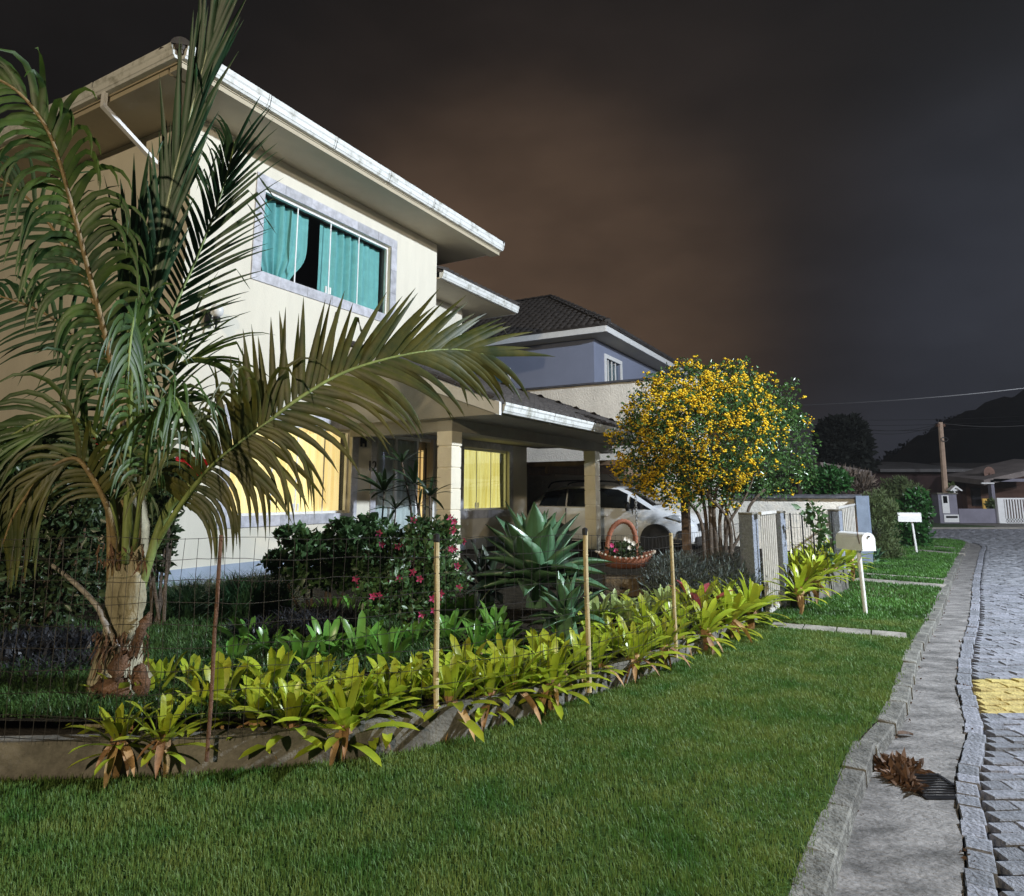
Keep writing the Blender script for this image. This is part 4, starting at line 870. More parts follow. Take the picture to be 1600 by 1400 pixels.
# bare petioles
for px, r_, mm in [([(200, 1000, Y0-.1), (226, 900, Y0-.1), (260, 800, Y0-.1), (300, 755, Y0-.15)], .03, rachis_m), ([(180, 900, Y0-.08), (186, 780, Y0-.1), (190, 640, Y0-.15)], .026, rachis_b), ([(172, 920, Y0-.05), (170, 800, Y0-.05), (150, 730, Y0-.1), (118, 715, Y0-.15)], .022, rachis_b), ([(196, 880, Y0-.12), (202, 740, Y0-.16), (206, 620, Y0-.2)], .028, rachis_m), ([(216, 880, Y0-.05), (218, 740, Y0-.1), (216, 620, Y0-.15)], .018, rachis_b)]:
    M().tube(cr([at(*p) for p in px], 6), r_, 8).build('petiole', mm, palm, smooth=True)
M().tube(cr([at(x, y, Y0-.15) for x, y in ((186, 1020), (165, 975), (150, 945), (110, 905), (60, 870), (10, 855))], 6), [.022-.0004*i for i in range(31)], 8).build('dead_petiole', mat('grey_dead_petiole', (.28, .25, .22), .7, .4, 12, .3, 50), palm, smooth=True)

# ================================================================== BROMELIADS
brom_m = leaf_g('bromeliad_leaf', (.26, .38, .035), rough=.32, var=.0, scale=3.5, trans=.30, col2=(.46, .48, .035), rand=.30)
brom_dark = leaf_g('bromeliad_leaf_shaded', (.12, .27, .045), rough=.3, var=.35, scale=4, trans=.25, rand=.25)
brom_pale = leaf_g('bromeliad_leaf_pale', (.34, .42, .16), rough=.35, var=.3, scale=5, trans=.2, rand=.2)
dry_m = leaf_g('dry_leaf', (.34, .20, .09), rough=.7, var=.45, scale=9, trans=.15, rand=.3)
pink_m = leaf_g('pink_bract', (.50, .10, .12), rough=.4, var=.3, trans=.2)
def strap_mesh(L_, w, bend, e0, m_, tip=.75, n=7, fold=.22, name='leaf'):
    m = M(); p = Vector((.012, 0, 0)); el = e0
    for j in range(n+1):
        x = j/n; ww = w*.5*(.75+.5*math.sin(math.pi*min(1, x*.9+.05)))*(1 if x < tip else max(.04, math.sqrt(max(0, 1-((x-tip)/(1-tip))**2))))
        m.v += [p+Vector((0, -ww, ww*fold*1.4)), p.copy(), p+Vector((0, ww, ww*fold*1.4))]
        if j < n: p = p+Vector((math.cos(el), 0, math.sin(el)))*(L_/n); el -= bend/n*(.5+x); b = j*3; m.f += [(b, b+1, b+4, b+3), (b+1, b+2, b+5, b+4)]
    me = m.mesh(name, smooth=True); me.materials.append(m_); return me
def leafset(m_, k=1.0): return [strap_mesh(L_*k, w_*k, bd, e, m_, .82) for e, L_, w_, bd in ((1.40, .21, .032, .45), (1.22, .26, .037, .8), (1.05, .29, .040, 1.0), (.90, .31, .041, 1.1), (.72, .31, .041, 1.0), (.55, .30, .040, .9), (.36, .28, .038, .8), (.18, .24, .034, .7))]
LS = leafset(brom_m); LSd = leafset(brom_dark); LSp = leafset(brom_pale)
DS = [strap_mesh(.26, .035, random.uniform(.4, 1.4), e, dry_m, .3, 6, .5, 'dry_leaf') for e in (-.3, -.7, -1.1, -1.3)]
def clampy(x, y): return min(y, float(np.interp(x, [0, 230, 400, 543, 628, 714, 850, 935, 1100, 1184], [1168, 1168, 1147, 1140, 1123, 1103, 1080, 1056, 996, 957]))-9)
def bromeliad(p, size, lab, ls=LS, n=17, dry=4, group='bromeliads planted along the garden wall', centre=None, tilt=None, h=.02):
    t = thing('bromeliad', lab, 'bromeliad', tuple(p), group=group); ph = random.uniform(0, 6.28)
    T0 = Matrix.Translation(p+Vector((0, 0, h))) @ Matrix.Rotation(random.uniform(-.3, .3) if tilt is None else tilt[0], 4, 'X') @ Matrix.Rotation(random.uniform(-.3, .3) if tilt is None else tilt[1], 4, 'Y') @ Matrix.Scale(size, 4)
    for i in range(n):
        k = min(7, int(8*i/n)); a = ph+i*2.399
        me = ls[k]; o = hexp('leaf', me, t, T0 @ Matrix.Rotation(a, 4, 'Z') @ Matrix.Translation((.01, 0, -.012*k)) @ Matrix.Rotation(random.uniform(-.15, .15), 4, 'Y') @ Matrix.Scale(random.uniform(.85, 1.1), 4))
    if centre:
        for i in range(6): hexp('pink_leaf', centre, t, T0 @ Matrix.Rotation(i*1.05, 4, 'Z') @ Matrix.Scale(.82, 4))
    for i in range(dry): hexp('dry_leaf', random.choice(DS), t, Matrix.Translation(p+Vector((0, 0, h*.6))) @ Matrix.Rotation(random.uniform(-2.6, -.5), 4, 'Z') @ Matrix.Scale(size*random.uniform(.6, 1.1), 4))
    M().tube([p+Vector((0, 0, -.04)), p+Vector((0, 0, h+.03))], [.05*size, .035*size], 7).build('base', dry_m, t)
PK = strap_mesh(.33, .05, .8, 1.0, pink_m)
front = [(250, 1092, 1.0, 'bromeliad at the right foot of the palm trunk, its leaves standing high', 0, -.2), (190, 1112, 1.0, 'yellowing bromeliad leaning against the foot of the palm trunk', 0, 0), (185, 1165, .82, 'small bromeliad at the left end of the row on the wall edge', 0, -.3), (255, 1168, .82, 'small bright bromeliad on the wall edge below the palm, right of the dry brown leaves', 0, .3),
 (340, 1118, 1.25, 'broad yellow bromeliad at the foot of the rusty fence post', 0, 0), (428, 1092, 1.3, 'tall bright bromeliad behind the wall, right of the rusty post', 0, 0), (455, 1150, 1.0, 'flat yellowish bromeliad overhanging the wall, right of the rusty post', .2, .1), (540, 1148, 1.2, 'large upright bromeliad on the wall edge half way between rusty post and cane post', .1, 0), (400, 1130, .9, 'dull bromeliad squeezed behind the broad yellow one', .1, 0),
 (610, 1105, 1.15, 'bromeliad with reddish inner leaves left of the first cane post', .1, .2), (500, 1080, 1.0, 'bromeliad in the second rank behind the large upright one', 0, 0), (702, 1108, 1.15, 'bright fan of bromeliad leaves just right of the first cane post', .15, 0), (765, 1108, 1.0, 'bromeliad above the dry stalks hanging from the wall, third from the first cane post', .1, .1), (800, 1075, 1.15, 'bromeliad with curling dull leaves halfway between the two capped cane posts', 0, 0),
 (862, 1078, 1.15, 'bromeliad on the wall edge left of the agave post', .15, .1), (845, 1040, 1.1, 'bromeliad in the second rank below the big agave', 0, 0), (905, 1045, 1.0, 'bromeliad crowding the foot of the agave post', .1, .1), (925, 1010, 1.15, 'bromeliad right behind the agave post', 0, 0), (965, 1020, 1.1, 'yellow bromeliad just right of the agave post', .1, 0), (990, 1040, 1.15, 'upright green bromeliad overhanging the wall between agave post and plain post', .15, .1),
 (1035, 1015, 1.1, 'bromeliad on the wall edge below the pink hearted one', .15, .2), (1010, 985, 1.2, 'bromeliad behind the wall to the left of the plain cane post', 0, 0), (1055, 985, 1.1, 'bromeliad at the foot of the plain cane post', .1, .1), (1092, 968, 1.45, 'bromeliad with a pink heart near the footgate', .1, .1), (1100, 998, 1.1, 'bromeliad on the wall edge right below the pink heart', .2, .3), (1140, 975, 1.3, 'bromeliad in the thick clump between the pink heart and the footgate', .1, .4),
 (1130, 945, 1.4, 'bromeliad at the back of the clump before the grey bush', 0, .1), (1172, 962, 1.4, 'bromeliad leaning over the wall beside the left gate pillar', .1, .5), (1165, 935, 1.4, 'bromeliad touching the left gate pillar', 0, .3), (1095, 930, 1.3, 'bromeliad in the back rank below the timber post', 0, 0), (1060, 948, 1.1, 'bromeliad behind the plain cane post', 0, 0),
 (655, 1080, 1.0, 'bromeliad hidden behind the first cane post', 0, 0), (725, 1068, 1.1, 'bromeliad in the second rank right of the first cane post', 0, 0), (570, 1112, 1.0, 'bromeliad between the large upright one and the reddish one', 0, .1), (300, 1085, .9, 'orange yellow bromeliad behind the broad yellow one', 0, 0)]
for i, (x, y, s, lb, tx, ty) in enumerate(front):
    p = onz(x, clampy(x, y), .2); p2 = p*1; s *= 1.36 if y > 1060 else 1.30
    bromeliad(p2, s*(.9 if y > 1000 else 1.0), lb, n=27 if i not in (2, 3) else 20, centre=PK if i == 23 else None, tilt=(tx*.8, ty*.8), dry=6 if y > 1000 else 4)
def seg_name(x): return 'beside the palm foot' if x < 330 else 'between the rusty post and the first cane post' if x < 680 else 'between the two capped cane posts' if x < 915 else 'between the agave post and the plain cane post' if x < 1050 else 'between the plain cane post and the footgate'
fill = [(225, 1120), (300, 1135), (375, 1100), (420, 1125), (485, 1110), (505, 1128), (575, 1125), (640, 1120), (668, 1100), (735, 1105), (815, 1100), (835, 1090), (885, 1065), (940, 1050), (1015, 1030), (1070, 1010), (1120, 990), (1150, 990), (1075, 970), (1110, 950), (1185, 955), (1150, 925), (690, 1060), (790, 1050), (880, 1025), (950, 985)]
for x, y in fill:
    bromeliad(onz(x, clampy(x, y), .2)+Vector((-.02, .10, 0)), random.uniform(.75, 1.15), 'yellow green bromeliad packed among its neighbours '+seg_name(x), LS, 18, 3)
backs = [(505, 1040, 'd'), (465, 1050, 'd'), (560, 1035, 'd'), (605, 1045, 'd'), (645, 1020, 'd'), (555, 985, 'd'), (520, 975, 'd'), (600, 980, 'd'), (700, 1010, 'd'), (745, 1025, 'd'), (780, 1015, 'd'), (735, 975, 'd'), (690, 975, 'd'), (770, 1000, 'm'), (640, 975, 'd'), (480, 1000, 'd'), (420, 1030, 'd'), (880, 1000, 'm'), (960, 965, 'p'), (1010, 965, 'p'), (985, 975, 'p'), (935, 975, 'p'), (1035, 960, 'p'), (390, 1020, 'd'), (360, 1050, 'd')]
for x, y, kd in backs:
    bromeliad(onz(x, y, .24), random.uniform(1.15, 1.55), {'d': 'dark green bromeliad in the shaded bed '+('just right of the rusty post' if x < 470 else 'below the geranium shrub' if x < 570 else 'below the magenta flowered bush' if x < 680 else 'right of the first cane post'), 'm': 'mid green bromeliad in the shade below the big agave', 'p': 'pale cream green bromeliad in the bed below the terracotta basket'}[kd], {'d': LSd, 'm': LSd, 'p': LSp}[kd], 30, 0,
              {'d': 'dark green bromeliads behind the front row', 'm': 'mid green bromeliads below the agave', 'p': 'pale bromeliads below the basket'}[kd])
bed2 = [(1250, 948), (1262, 930), (1275, 925), (1290, 912), (1305, 905), (1318, 900), (1248, 925), (1270, 908), (1290, 898), (1330, 893), (1240, 905), (1262, 900), (1310, 890), (1285, 890)]
for i, (x, y) in enumerate(bed2):
    bromeliad(onz(x, y, .2)+Vector((0, 0, .20)), random.uniform(1.35, 1.7), 'leafy yellow green bromeliad in the second bed behind the near mailbox', LS, 22, 4, 'bromeliads in the second flower bed', tilt=(.1, .2))

# ================================================================== FLOWERING TREE
bark = mat('dark_bark', (.10, .075, .055), .9, .4, 10, .8, 50)
tree_leaf = leaf_g('small_glossy_leaf', (.065, .14, .04), rough=.28, var=.5, scale=6, trans=.2)
yel_fl = leaf_g('yellow_blossom', (.90, .62, .016), rough=.6, var=.12, scale=9, trans=.25)
TB = onz(1122, 886, .25); ty = TB.y
ft = thing('flowering_tree', 'round tree full of yellow blossom on several dark stems inside the fence', 'tree', tuple(TB))
ends = [(1000, 700, -.3), (1040, 640, .2), (1085, 600, -.2), (1130, 590, .3), (1180, 620, 0), (1225, 660, .3), (1180, 740, -.4), (1150, 720, .4), (1075, 720, -.5), (1110, 690, .5)]
for i, (x, y, dy) in enumerate(ends):
    s_ = at(1102+i*5, 880, ty+random.uniform(-.12, .12)); e_ = at(x, y, ty+dy); mid = s_.lerp(e_, .42); mid.x = s_.x+(e_.x-s_.x)*.07+random.uniform(-.04, .04)
    m2 = s_.lerp(e_, .7)+Vector((random.uniform(-.06, .06), 0, .05))
    c_ = cr([s_, mid, m2, e_], 6); st_ = M().tube(c_, [.04-.0016*k for k in range(len(c_))], 7).build('stem', bark, ft, smooth=True)
c_ = cr([at(1128, 882, ty-.1), at(1160, 830, ty-.15), at(1172, 790, ty-.2), at(1195, 765, ty-.2)], 6); M().tube(c_, .028, 7).build('stem', bark, ft, smooth=True)
c_ = cr([at(1150, 850, ty-.1), at(1140, 800, ty), at(1112, 775, ty), at(1080, 755, ty-.2)], 6); M().tube(c_, .014, 6).build('branch', bark, ft, smooth=True)
mpx = ty/1078.
def El(x, y, rx, ry, dy=0, rd=None, Y=ty, w=1): c_ = at(x, y, Y+dy); k = Y/1078; return (c_.x, c_.y, c_.z, rx*k, (rd or (rx+ry)/2)*k, ry*k, w)
ells = [El(1110, 675, 118, 88, 0, 130), El(1035, 640, 62, 50), El(1010, 700, 50, 46), El(1075, 600, 58, 34), El(1140, 595, 50, 32), El(1190, 640, 62, 58, .2), El(1228, 690, 48, 62, .3), El(1200, 735, 62, 38, .2), El(1060, 745, 60, 34, -.2), El(1000, 730, 40, 30, -.2), El(1120, 735, 70, 36), El(1150, 640, 60, 50, -.7), El(1060, 660, 60, 50, -.8), El(1243, 655, 20, 20, .2), El(1148, 572, 12, 12), El(1186, 588, 10, 10), El(985, 655, 22, 22), El(1258, 735, 18, 34, .3), El(1110, 755, 60, 30, .2), El(1040, 762, 34, 20, -.3), El(1175, 762, 40, 18, -.1), El(1095, 785, 20, 12, -.3), El(1010, 755, 26, 22, -.2), El(1060, 782, 30, 16, -.3), El(1140, 785, 26, 14, -.2), El(1215, 765, 30, 14, 0), El(1240, 600, 14, 10, .2), El(1020, 590, 16, 12, .1), El(960, 690, 16, 20), El(1085, 568, 14, 10, .1)]
V, F, Cc = leaf_cloud(ells, 26000, .058, .62, shell=.45, seed=21, up=.1)
o = np_obj('crown', V, F, tree_leaf, ft)
# blossom: small clusters of petals, mostly on the left and top
V, F, Cc = leaf_cloud(ells, 9000, .05, .5, shell=.82, seed=22)
sx = (Cc[:, 0]-ells[0][0])/ells[0][3]; sz = (Cc[:, 2]-ells[0][2])/ells[0][5]
pr = np.clip(.64-.60*sx+.18*sz, .05, 1)*np.where(Cc[:, 1] > ty+.25, .3, 1); nzv = np.sin(Cc[:, 0]*7)*np.cos(Cc[:, 2]*8+Cc[:, 1]*5); keep = rng.random(len(Cc)) < pr*np.clip(.50+1.0*nzv+.25*np.sin(Cc[:, 0]*19+Cc[:, 2]*13), .06, 1.1)
cent = Cc[keep]; cent = cent[:3000]; NB = len(cent)
pv = []; 
oct_ = np.array([[1, 0, 0], [0, 1, 0], [-1, 0, 0], [0, -1, 0], [0, 0, 1], [0, 0, -1]]); of = np.array([[0, 1, 4], [1, 2, 4], [2, 3, 4], [3, 0, 4], [1, 0, 5], [2, 1, 5], [3, 2, 5], [0, 3, 5]])
VV = []; FF = []; kk = 0
for c_ in cent:
    outd = (c_-np.array(ells[0][:3])); outd = outd/np.linalg.norm(outd)
    for q in range(rng.integers(2, 7)):
        s_ = rng.uniform(.013, .031); c2 = c_+outd*.03+rng.normal(size=3)*.028; Q = rng.normal(size=(6, 3))*.25
        VV.append((oct_+Q)*s_*np.array([1, 1, .8])+c2); FF.append(of+kk); kk += 6
o = np_obj('blossom', np.concatenate(VV), np.concatenate(FF), yel_fl, ft); o['kind'] = 'stuff'
# long shoots outside the crown
for k in range(36):
    a = random.uniform(0, 6.28); r0 = 1; x0 = 1110+112*math.cos(a); y0 = 672-86*math.sin(a); ln = random.uniform(12, 34)
    p0 = at(x0, y0, ty+random.uniform(-.5, .5)); p1 = at(x0+ln*math.cos(a), y0-ln*math.sin(a)-5, ty+random.uniform(-.5, .5)); M().tube([p0, p1], .004, 4).build('shoot', bark, ft)
    V_, F_, _ = leaf_cloud([(*(p0.lerp(p1, q)), .05, .05, .05) for q in (.3, .6, .9)], 30, .05, .6, seed=100+k, shell=.2)
    if k == 0: AV, AF, ak = [V_], [F_], len(V_)
    else: AV.append(V_); AF.append(F_+ak); ak += len(V_)
o = np_obj('shoot_leaves', np.concatenate(AV), np.concatenate(AF), tree_leaf, ft); o['kind'] = 'stuff'

# ================================================================== OTHER PLANTS
def bush(name, lab, cat, ells, n, size, m_, seed, aspect=.6, flowers=None, stems=6, up=.2, shell=.4, base=None, droop=0):
    gg = random.Random(seed); ex = []
    for e in ells:
        for _ in range(7):
            a = gg.uniform(0, 6.28); b_ = gg.uniform(-.3, 1.2); k_ = gg.uniform(.22, .42); ex.append((e[0]+e[3]*math.cos(a)*math.cos(b_)*.92, e[1]+e[4]*math.sin(a)*math.cos(b_)*.92, e[2]+e[5]*math.sin(b_)*.92, e[3]*k_, e[4]*k_, e[5]*k_))
    E = np.array([e[:6] for e in ells]); bx, by = E[:, 0].mean(), E[:, 1].mean(); bz = .2 if base is None else base; ells = list(ells)+(ex if name not in ('far_shrub',) else [])
    t = thing(name, lab, cat, (bx, by, bz)); V, F, C_ = leaf_cloud(ells, n, size, aspect, up=up, seed=seed, shell=shell, droop=droop); np_obj('foliage', V, F, m_, t)
    m = M()
    for i in range(stems):
        e = ells[i % len(ells)]; m = M().tube(cr([(bx+random.uniform(-.1, .1), by+random.uniform(-.1, .1), bz-.05), ((bx+e[0])/2+random.uniform(-.1, .1), (by+e[1])/2, (bz+e[2])/2), (e[0], e[1], e[2])], 4), [.018-.001*k for k in range(9)], 5).build('stem', bark, t)
    if flowers:
        nf, fs, fm = flowers; Vf, Ff, Cf = leaf_cloud(ells, nf, fs, .9, shell=.92, seed=seed+1); g_ = np.random.default_rng(seed)
        sel = Cf[Cf[:, 1] < by+.15]
        for q, c_ in enumerate(sel[:60]):
            m = M()
            for k in range(5):
                a = k*1.257; d = Vector((math.cos(a), -.35, math.sin(a))); s = Vector((-math.sin(a), 0, math.cos(a))); c0 = Vector(c_)+Vector((0, -.02, 0)); m.add([c0, c0+d*fs*.5+s*fs*.28, c0+d*fs, c0+d*fs*.5-s*fs*.28], [(0, 1, 2, 3)])
            m.build('flower', fm, t)
    return t
def E2(x, y, rx, ry, Y, rd=None): c_ = at(x, y, Y); k = Y/1078; return (c_.x, c_.y, c_.z, rx*k, (rd or rx)*k, ry*k)
mid_leaf = leaf_g('garden_leaf', (.065, .13, .045), rough=.4, var=.5, scale=6); dark_leaf = leaf_g('dark_shrub_leaf', (.045, .075, .030), rough=.4, var=.5, scale=6)
pink_fl = mat('magenta_petal', (.55, .05, .20), .6, .2, 5); red_fl = mat('red_petal', (.45, .012, .02), .6, .25, 8); purple_leaf = leaf_g('purple_leaf', (.034, .036, .044), rough=.4, var=.4, scale=8)
bush('flowering_bush', 'leafy bush dotted with magenta flowers left of the first cane post', 'bush', [E2(610, 850, 34, 30, 6.6, 34), E2(655, 832, 22, 24, 6.6, 30), E2(690, 850, 30, 34, 6.6, 30), E2(645, 880, 46, 34, 6.5, 40), E2(595, 890, 40, 36, 6.6, 40), E2(690, 905, 34, 34, 6.4, 34), E2(630, 930, 60, 36, 6.3, 40), E2(700, 822, 12, 12, 6.6), E2(590, 822, 14, 12, 6.7)], 5600, .055, mid_leaf, 31, flowers=(90, .038, pink_fl))
bush('shrub', 'dark green geranium shrub under the lit front window', 'shrub', [E2(462, 838, 24, 14, 7.2), E2(500, 848, 26, 18, 7.2), E2(535, 828, 22, 16, 7.2), E2(560, 845, 34, 22, 7.2), E2(440, 880, 24, 16, 7.1), E2(490, 890, 40, 30, 7.0, 40), E2(545, 885, 40, 34, 7.0, 40), E2(575, 815, 16, 12, 7.3)], 4200, .065, mid_leaf, 33, aspect=.85)
bush('rose_shrub', 'tall dark rose shrub beside the side wall, mostly hidden by the palm', 'shrub', [E2(90, 800, 80, 90, 6.2, 60), E2(60, 900, 90, 90, 6.2, 60), E2(140, 860, 40, 100, 6.4, 40), E2(20, 730, 50, 60, 6.2), E2(110, 700, 40, 50, 6.4), E2(-60, 850, 80, 120, 6.2, 70)], 13500, .075, dark_leaf, 35, aspect=.5, stems=14)
bush('hibiscus', 'hibiscus shrub with dark leaves behind the palm crown', 'shrub', [E2(262, 760, 50, 42, 6.8), E2(240, 840, 36, 70, 6.8, 30), E2(290, 735, 26, 16, 6.8)], 3200, .065, dark_leaf, 37, aspect=.6)
def hib(x, y, Y, r_, lab):
    c_ = at(x, y, Y); t = thing('hibiscus_flower', lab, 'flower', tuple(c_)); 
    for k in range(6):
        a = k*1.05+.3; m = M(); d = Vector((math.cos(a), -.5, math.sin(a))); s = Vector((-math.sin(a), 0, math.cos(a)))
        for j in range(5):
            x_ = j/4; w_ = r_*.55*math.sin(math.pi*(.12+.75*x_)); cc = c_+d*r_*x_; m.v += [cc-s*w_+Vector((0, -.01*(j % 2), 0)), cc+Vector((0, .012, 0)), cc+s*w_]
            if j: b = len(m.v)-6; m.f += [(b, b+1, b+4, b+3), (b+1, b+2, b+5, b+4)]
        m.build('petal', red_fl, t)
hib(312, 728, 6.5, .10, 'largest red hibiscus flower against the white front wall'); hib(290, 716, 6.6, .08, 'red hibiscus flower just left of the largest one'); hib(148, 692, 6.2, .06, 'small red flower in front of the side wall')
# strappy grass clumps
def strands(name, lab, cat, ells, n, Ls, w, m_, seed, lean=.9, kind=None, droopy=1.5, ns=4):
    g = np.random.default_rng(seed); E = np.array([e[:6] for e in ells]); idx = g.integers(len(E), size=n); e = E[idx]; a = g.random(n)*6.283; r = np.sqrt(g.random(n)); P = np.stack([e[:, 0]+np.cos(a)*r*e[:, 3], e[:, 1]+np.sin(a)*r*e[:, 4], e[:, 2]-e[:, 5]], 1)
    az = g.random(n)*6.283; el = np.pi/2-np.abs(g.normal(size=n))*lean*.5; ln = Ls*(.6+.6*g.random(n)); V = []; q = P.copy(); side = np.stack([-np.sin(az), np.cos(az), 0*az], 1); pts = []
    for j in range(ns+1):
        x = j/ns; wv_ = (w*(1-x**1.5)*.5+.0005); pts.append(q-side*wv_); pts.append(q+side*wv_)
        d = np.stack([np.cos(az)*np.cos(el), np.sin(az)*np.cos(el), np.sin(el)], 1); q = q+d*(ln/ns)[:, None]; el = el-droopy*(x+.2)*.55
    V = np.stack(pts, 1).reshape(-1, 3); k = np.arange(n)[:, None]*(2*ns+2); F = np.concatenate([k+[2*j, 2*j+1, 2*j+3, 2*j+2] for j in range(ns)], 0)
    if lab is None: return V, F
    o = np_obj(name, V, F, m_, None, (E[:, 0].mean(), E[:, 1].mean(), .2)); props(o, lab, cat, kind=kind); return o
G = lambda x, y, rx, ry, Y: E2(x, y, rx, ry, Y)
monkey = leaf_g('strappy_leaf', (.07, .17, .08), rough=.35, var=.4, scale=5)
strands('mondo_grass', 'thick mound of dark strappy grass in front of the house plinth', 'ground cover', [G(265, 965, 40, 14, 7.4), G(330, 955, 50, 16, 7.4), G(400, 945, 50, 18, 7.2)], 7000, .52, .014, monkey, 41, kind='stuff')
strands('purple_ground_cover', 'dark purple leaved plants under the palm at the left', 'ground cover', [G(40, 1050, 90, 20, 5.1), G(110, 1040, 45, 16, 5.3), G(-60, 1050, 80, 20, 5.1), G(30, 1000, 90, 20, 5.6), G(120, 1000, 50, 20, 5.8)], 3800, .20, .03, purple_leaf, 42, kind='stuff')
strands('purple_ground_cover', 'dark purple leaved plants between the geranium shrub and the green bromeliads', 'ground cover', [G(430, 975, 60, 20, 6.4), G(500, 960, 60, 20, 6.4)], 2600, .22, .022, purple_leaf, 43, kind='stuff')
grey_needle = leaf_g('grey_needle_leaf', (.10, .125, .11), rough=.6, var=.4, scale=8, trans=.1)
for xx, ll in ((1060, 'left half of the grey rosemary hedge before the timber post'), (1140, 'right half of the grey rosemary hedge beside the footgate pillar')):
    V, F, _ = leaf_cloud([E2(xx, 900, 52, 32, 9.4, 40), E2(xx-5, 915, 52, 25, 9.2, 40)], 9000, .075, .12, up=1.0, shell=.3, seed=xx); o = np_obj('rosemary', V, F, grey_needle, None, tuple(onz(xx, 930, .25))); props(o, ll, 'bush')
# big agaves
agave_m = leaf_g('agave_leaf', (.085, .175, .09), rough=.35, var=.22, scale=2.5, trans=.05); agave_e = mat('agave_dark', (.05, .1, .06), .4, .2, 3)
def agave(p, n, L_, w, lab, m_=None, ph=0, emin=.05, h=.15):
    t = thing('agave', lab, 'agave', tuple(p)); ls = []
    for e in (1.45, 1.25, 1.02, .80, .55, .32, .12):
        m = M(); q = Vector((.03, 0, 0)); el = e; nn_ = 9; bend = random.uniform(.1, .45)+(.25 if e < .6 else 0)
        for j in range(nn_+1):
            x = j/nn_; ww = w*.5*(.55+.9*math.sin(math.pi*min(1, x*.78+.10)))*(1 if x < .5 else max(.015, (1-((x-.5)/.5)**1.6)))
            th_ = .02*(1-x)+.003; up_ = Vector((-math.sin(el), 0, math.cos(el)))
            m.v += [q+Vector((0, -ww, 0))+up_*ww*.45, q+Vector((0, -ww*.5, 0))+up_*ww*.06, q+up_*0, q+Vector((0, ww*.5, 0))+up_*ww*.06, q+Vector((0, ww, 0))+up_*ww*.45, q-up_*th_]
            if j:
                b = (j-1)*6; m.f += [(b+k, b+k+1, b+k+7, b+k+6) for k in range(4)]+[(b+4, b+5, b+11, b+10), (b+5, b, b+6, b+11)]
            q = q+Vector((math.cos(el), 0, math.sin(el)))*(L_/nn_); el -= bend/nn_
        me = m.mesh('leaf', smooth=True); me.materials.append(m_ or agave_m); ls.append(me)
    for i in range(n):
        k = min(6, int(7*(i/n)**.85)); o = hexp('leaf', ls[k], t, Matrix.Translation(p+Vector((0, 0, h+.12*(1-i/n)))) @ Matrix.Rotation(ph+i*2.399, 4, 'Z') @ Matrix.Rotation(random.uniform(-.1, .1), 4, 'Y') @ Matrix.Scale(random.uniform(.82, 1.05)*(1 if k > 0 else .85), 4))
    M().tube([p+Vector((0, 0, -.1)), p+Vector((0, 0, h+.18))], [.12, .06], 10).build('stem', agave_m, t)
agave(at(838, 930, 7.6)+Vector((0, 0, -.02)), 44, .84, .215, 'large blue green agave with broad pointed leaves behind the fence', ph=.4, h=.12)
agave(at(885, 985, 6.4), 20, .42, .10, 'small agave at the foot of the large one, right side', ph=1.0, h=.06)
agave(at(760, 935, 8.4), 18, .55, .12, 'dark agave in the shade between the white column and the large agave', mat('dark_agave', (.035, .055, .03), .4, .3, 4), ph=2, h=.05)
agave(onz(1383, 868, 0), 22, .55, .10, 'bright agave at the foot of the pale conical bush', leaf_g('aloe_leaf', (.06, .16, .06), var=.3), ph=2.4, h=.0)
agave(onz(1368, 880, 0), 14, .32, .08, 'small grey green agave beside the bright one', agave_m, ph=.4, h=.0)
# rosette stem plants by the door (false papyrus)
frd = leaf_g('narrow_dark_leaf', (.028, .055, .022), rough=.4, var=.4, scale=6)
ros = strap_mesh(.26, .028, .7, .35, frd, .4, 6)
ros_w = strap_mesh(.26, .028, .7, .35, frd, .4, 6)
tp = thing('dwarf_palm', 'slim leggy plant with starry leaf rosettes in front of the glazed door', 'plant', tuple(onz(630, 940, .3)))
for (x, y, r_, nb_l) in ((628, 722, .75, 13), (600, 768, 1.0, 14), (648, 756, .95, 14), (672, 775, .8, 12), (618, 795, .9, 12), (655, 790, .55, 8)):
    c_ = at(x, y, 7.5); b_ = at(632 if x > 615 else 612, 925, 7.4)
    M().tube(cr([b_, b_.lerp(c_, .5)+Vector(((.1 if x > 625 else -.06), 0, 0)), c_], 6), [.018-.0008*k for k in range(13)], 6).build('stem', bark, tp, smooth=True)
    for i in range(nb_l): hexp('leaf', ros, tp, Matrix.Translation(c_) @ Matrix.Rotation(random.uniform(-.5, .5), 4, 'X') @ Matrix.Rotation(i*6.283/nb_l+random.uniform(-.1, .1), 4, 'Z') @ Matrix.Rotation(random.uniform(-.7, .3), 4, 'Y') @ Matrix.Scale(1.35*r_*random.uniform(.8, 1.1), 4))
# terracotta basket planter
terra = mat('terracotta', (.27, .10, .055), .75, .25, 8, .6, 60); rope = mat('pale_rope_rim', (.50, .42, .33), .8, .2, 20, .5, 60)
bc = at(978, 893, 9.6); bk = thing('basket_planter', 'terracotta basket planter with tall hoop handle and white flowers', 'planter', tuple(bc))
m = M(); n_ = 28; vs = []; k8 = 9.6/1078
for j, (r_, z_) in enumerate([(.35, .04), (.68, .07), (.88, .13), (1.0, .20), (.96, .205), (.80, .17), (.3, .15)]):
    for k in range(n_):
        a = 2*math.pi*k/n_; sag = -.10*math.cos(a)*r_ ; vs.append(bc+Vector((.40*r_*math.cos(a)-.0, .24*r_*math.sin(a), z_+(.07*abs(math.cos(a))**2 if 1 < j < 5 else 0)-(.0))))
m.add(vs, [(i*n_+k, i*n_+(k+1) % n_, (i+1)*n_+(k+1) % n_, (i+1)*n_+k) for i in range(6) for k in range(n_)]+[tuple(range(n_))]); m.build('bowl', terra, bk, smooth=True)
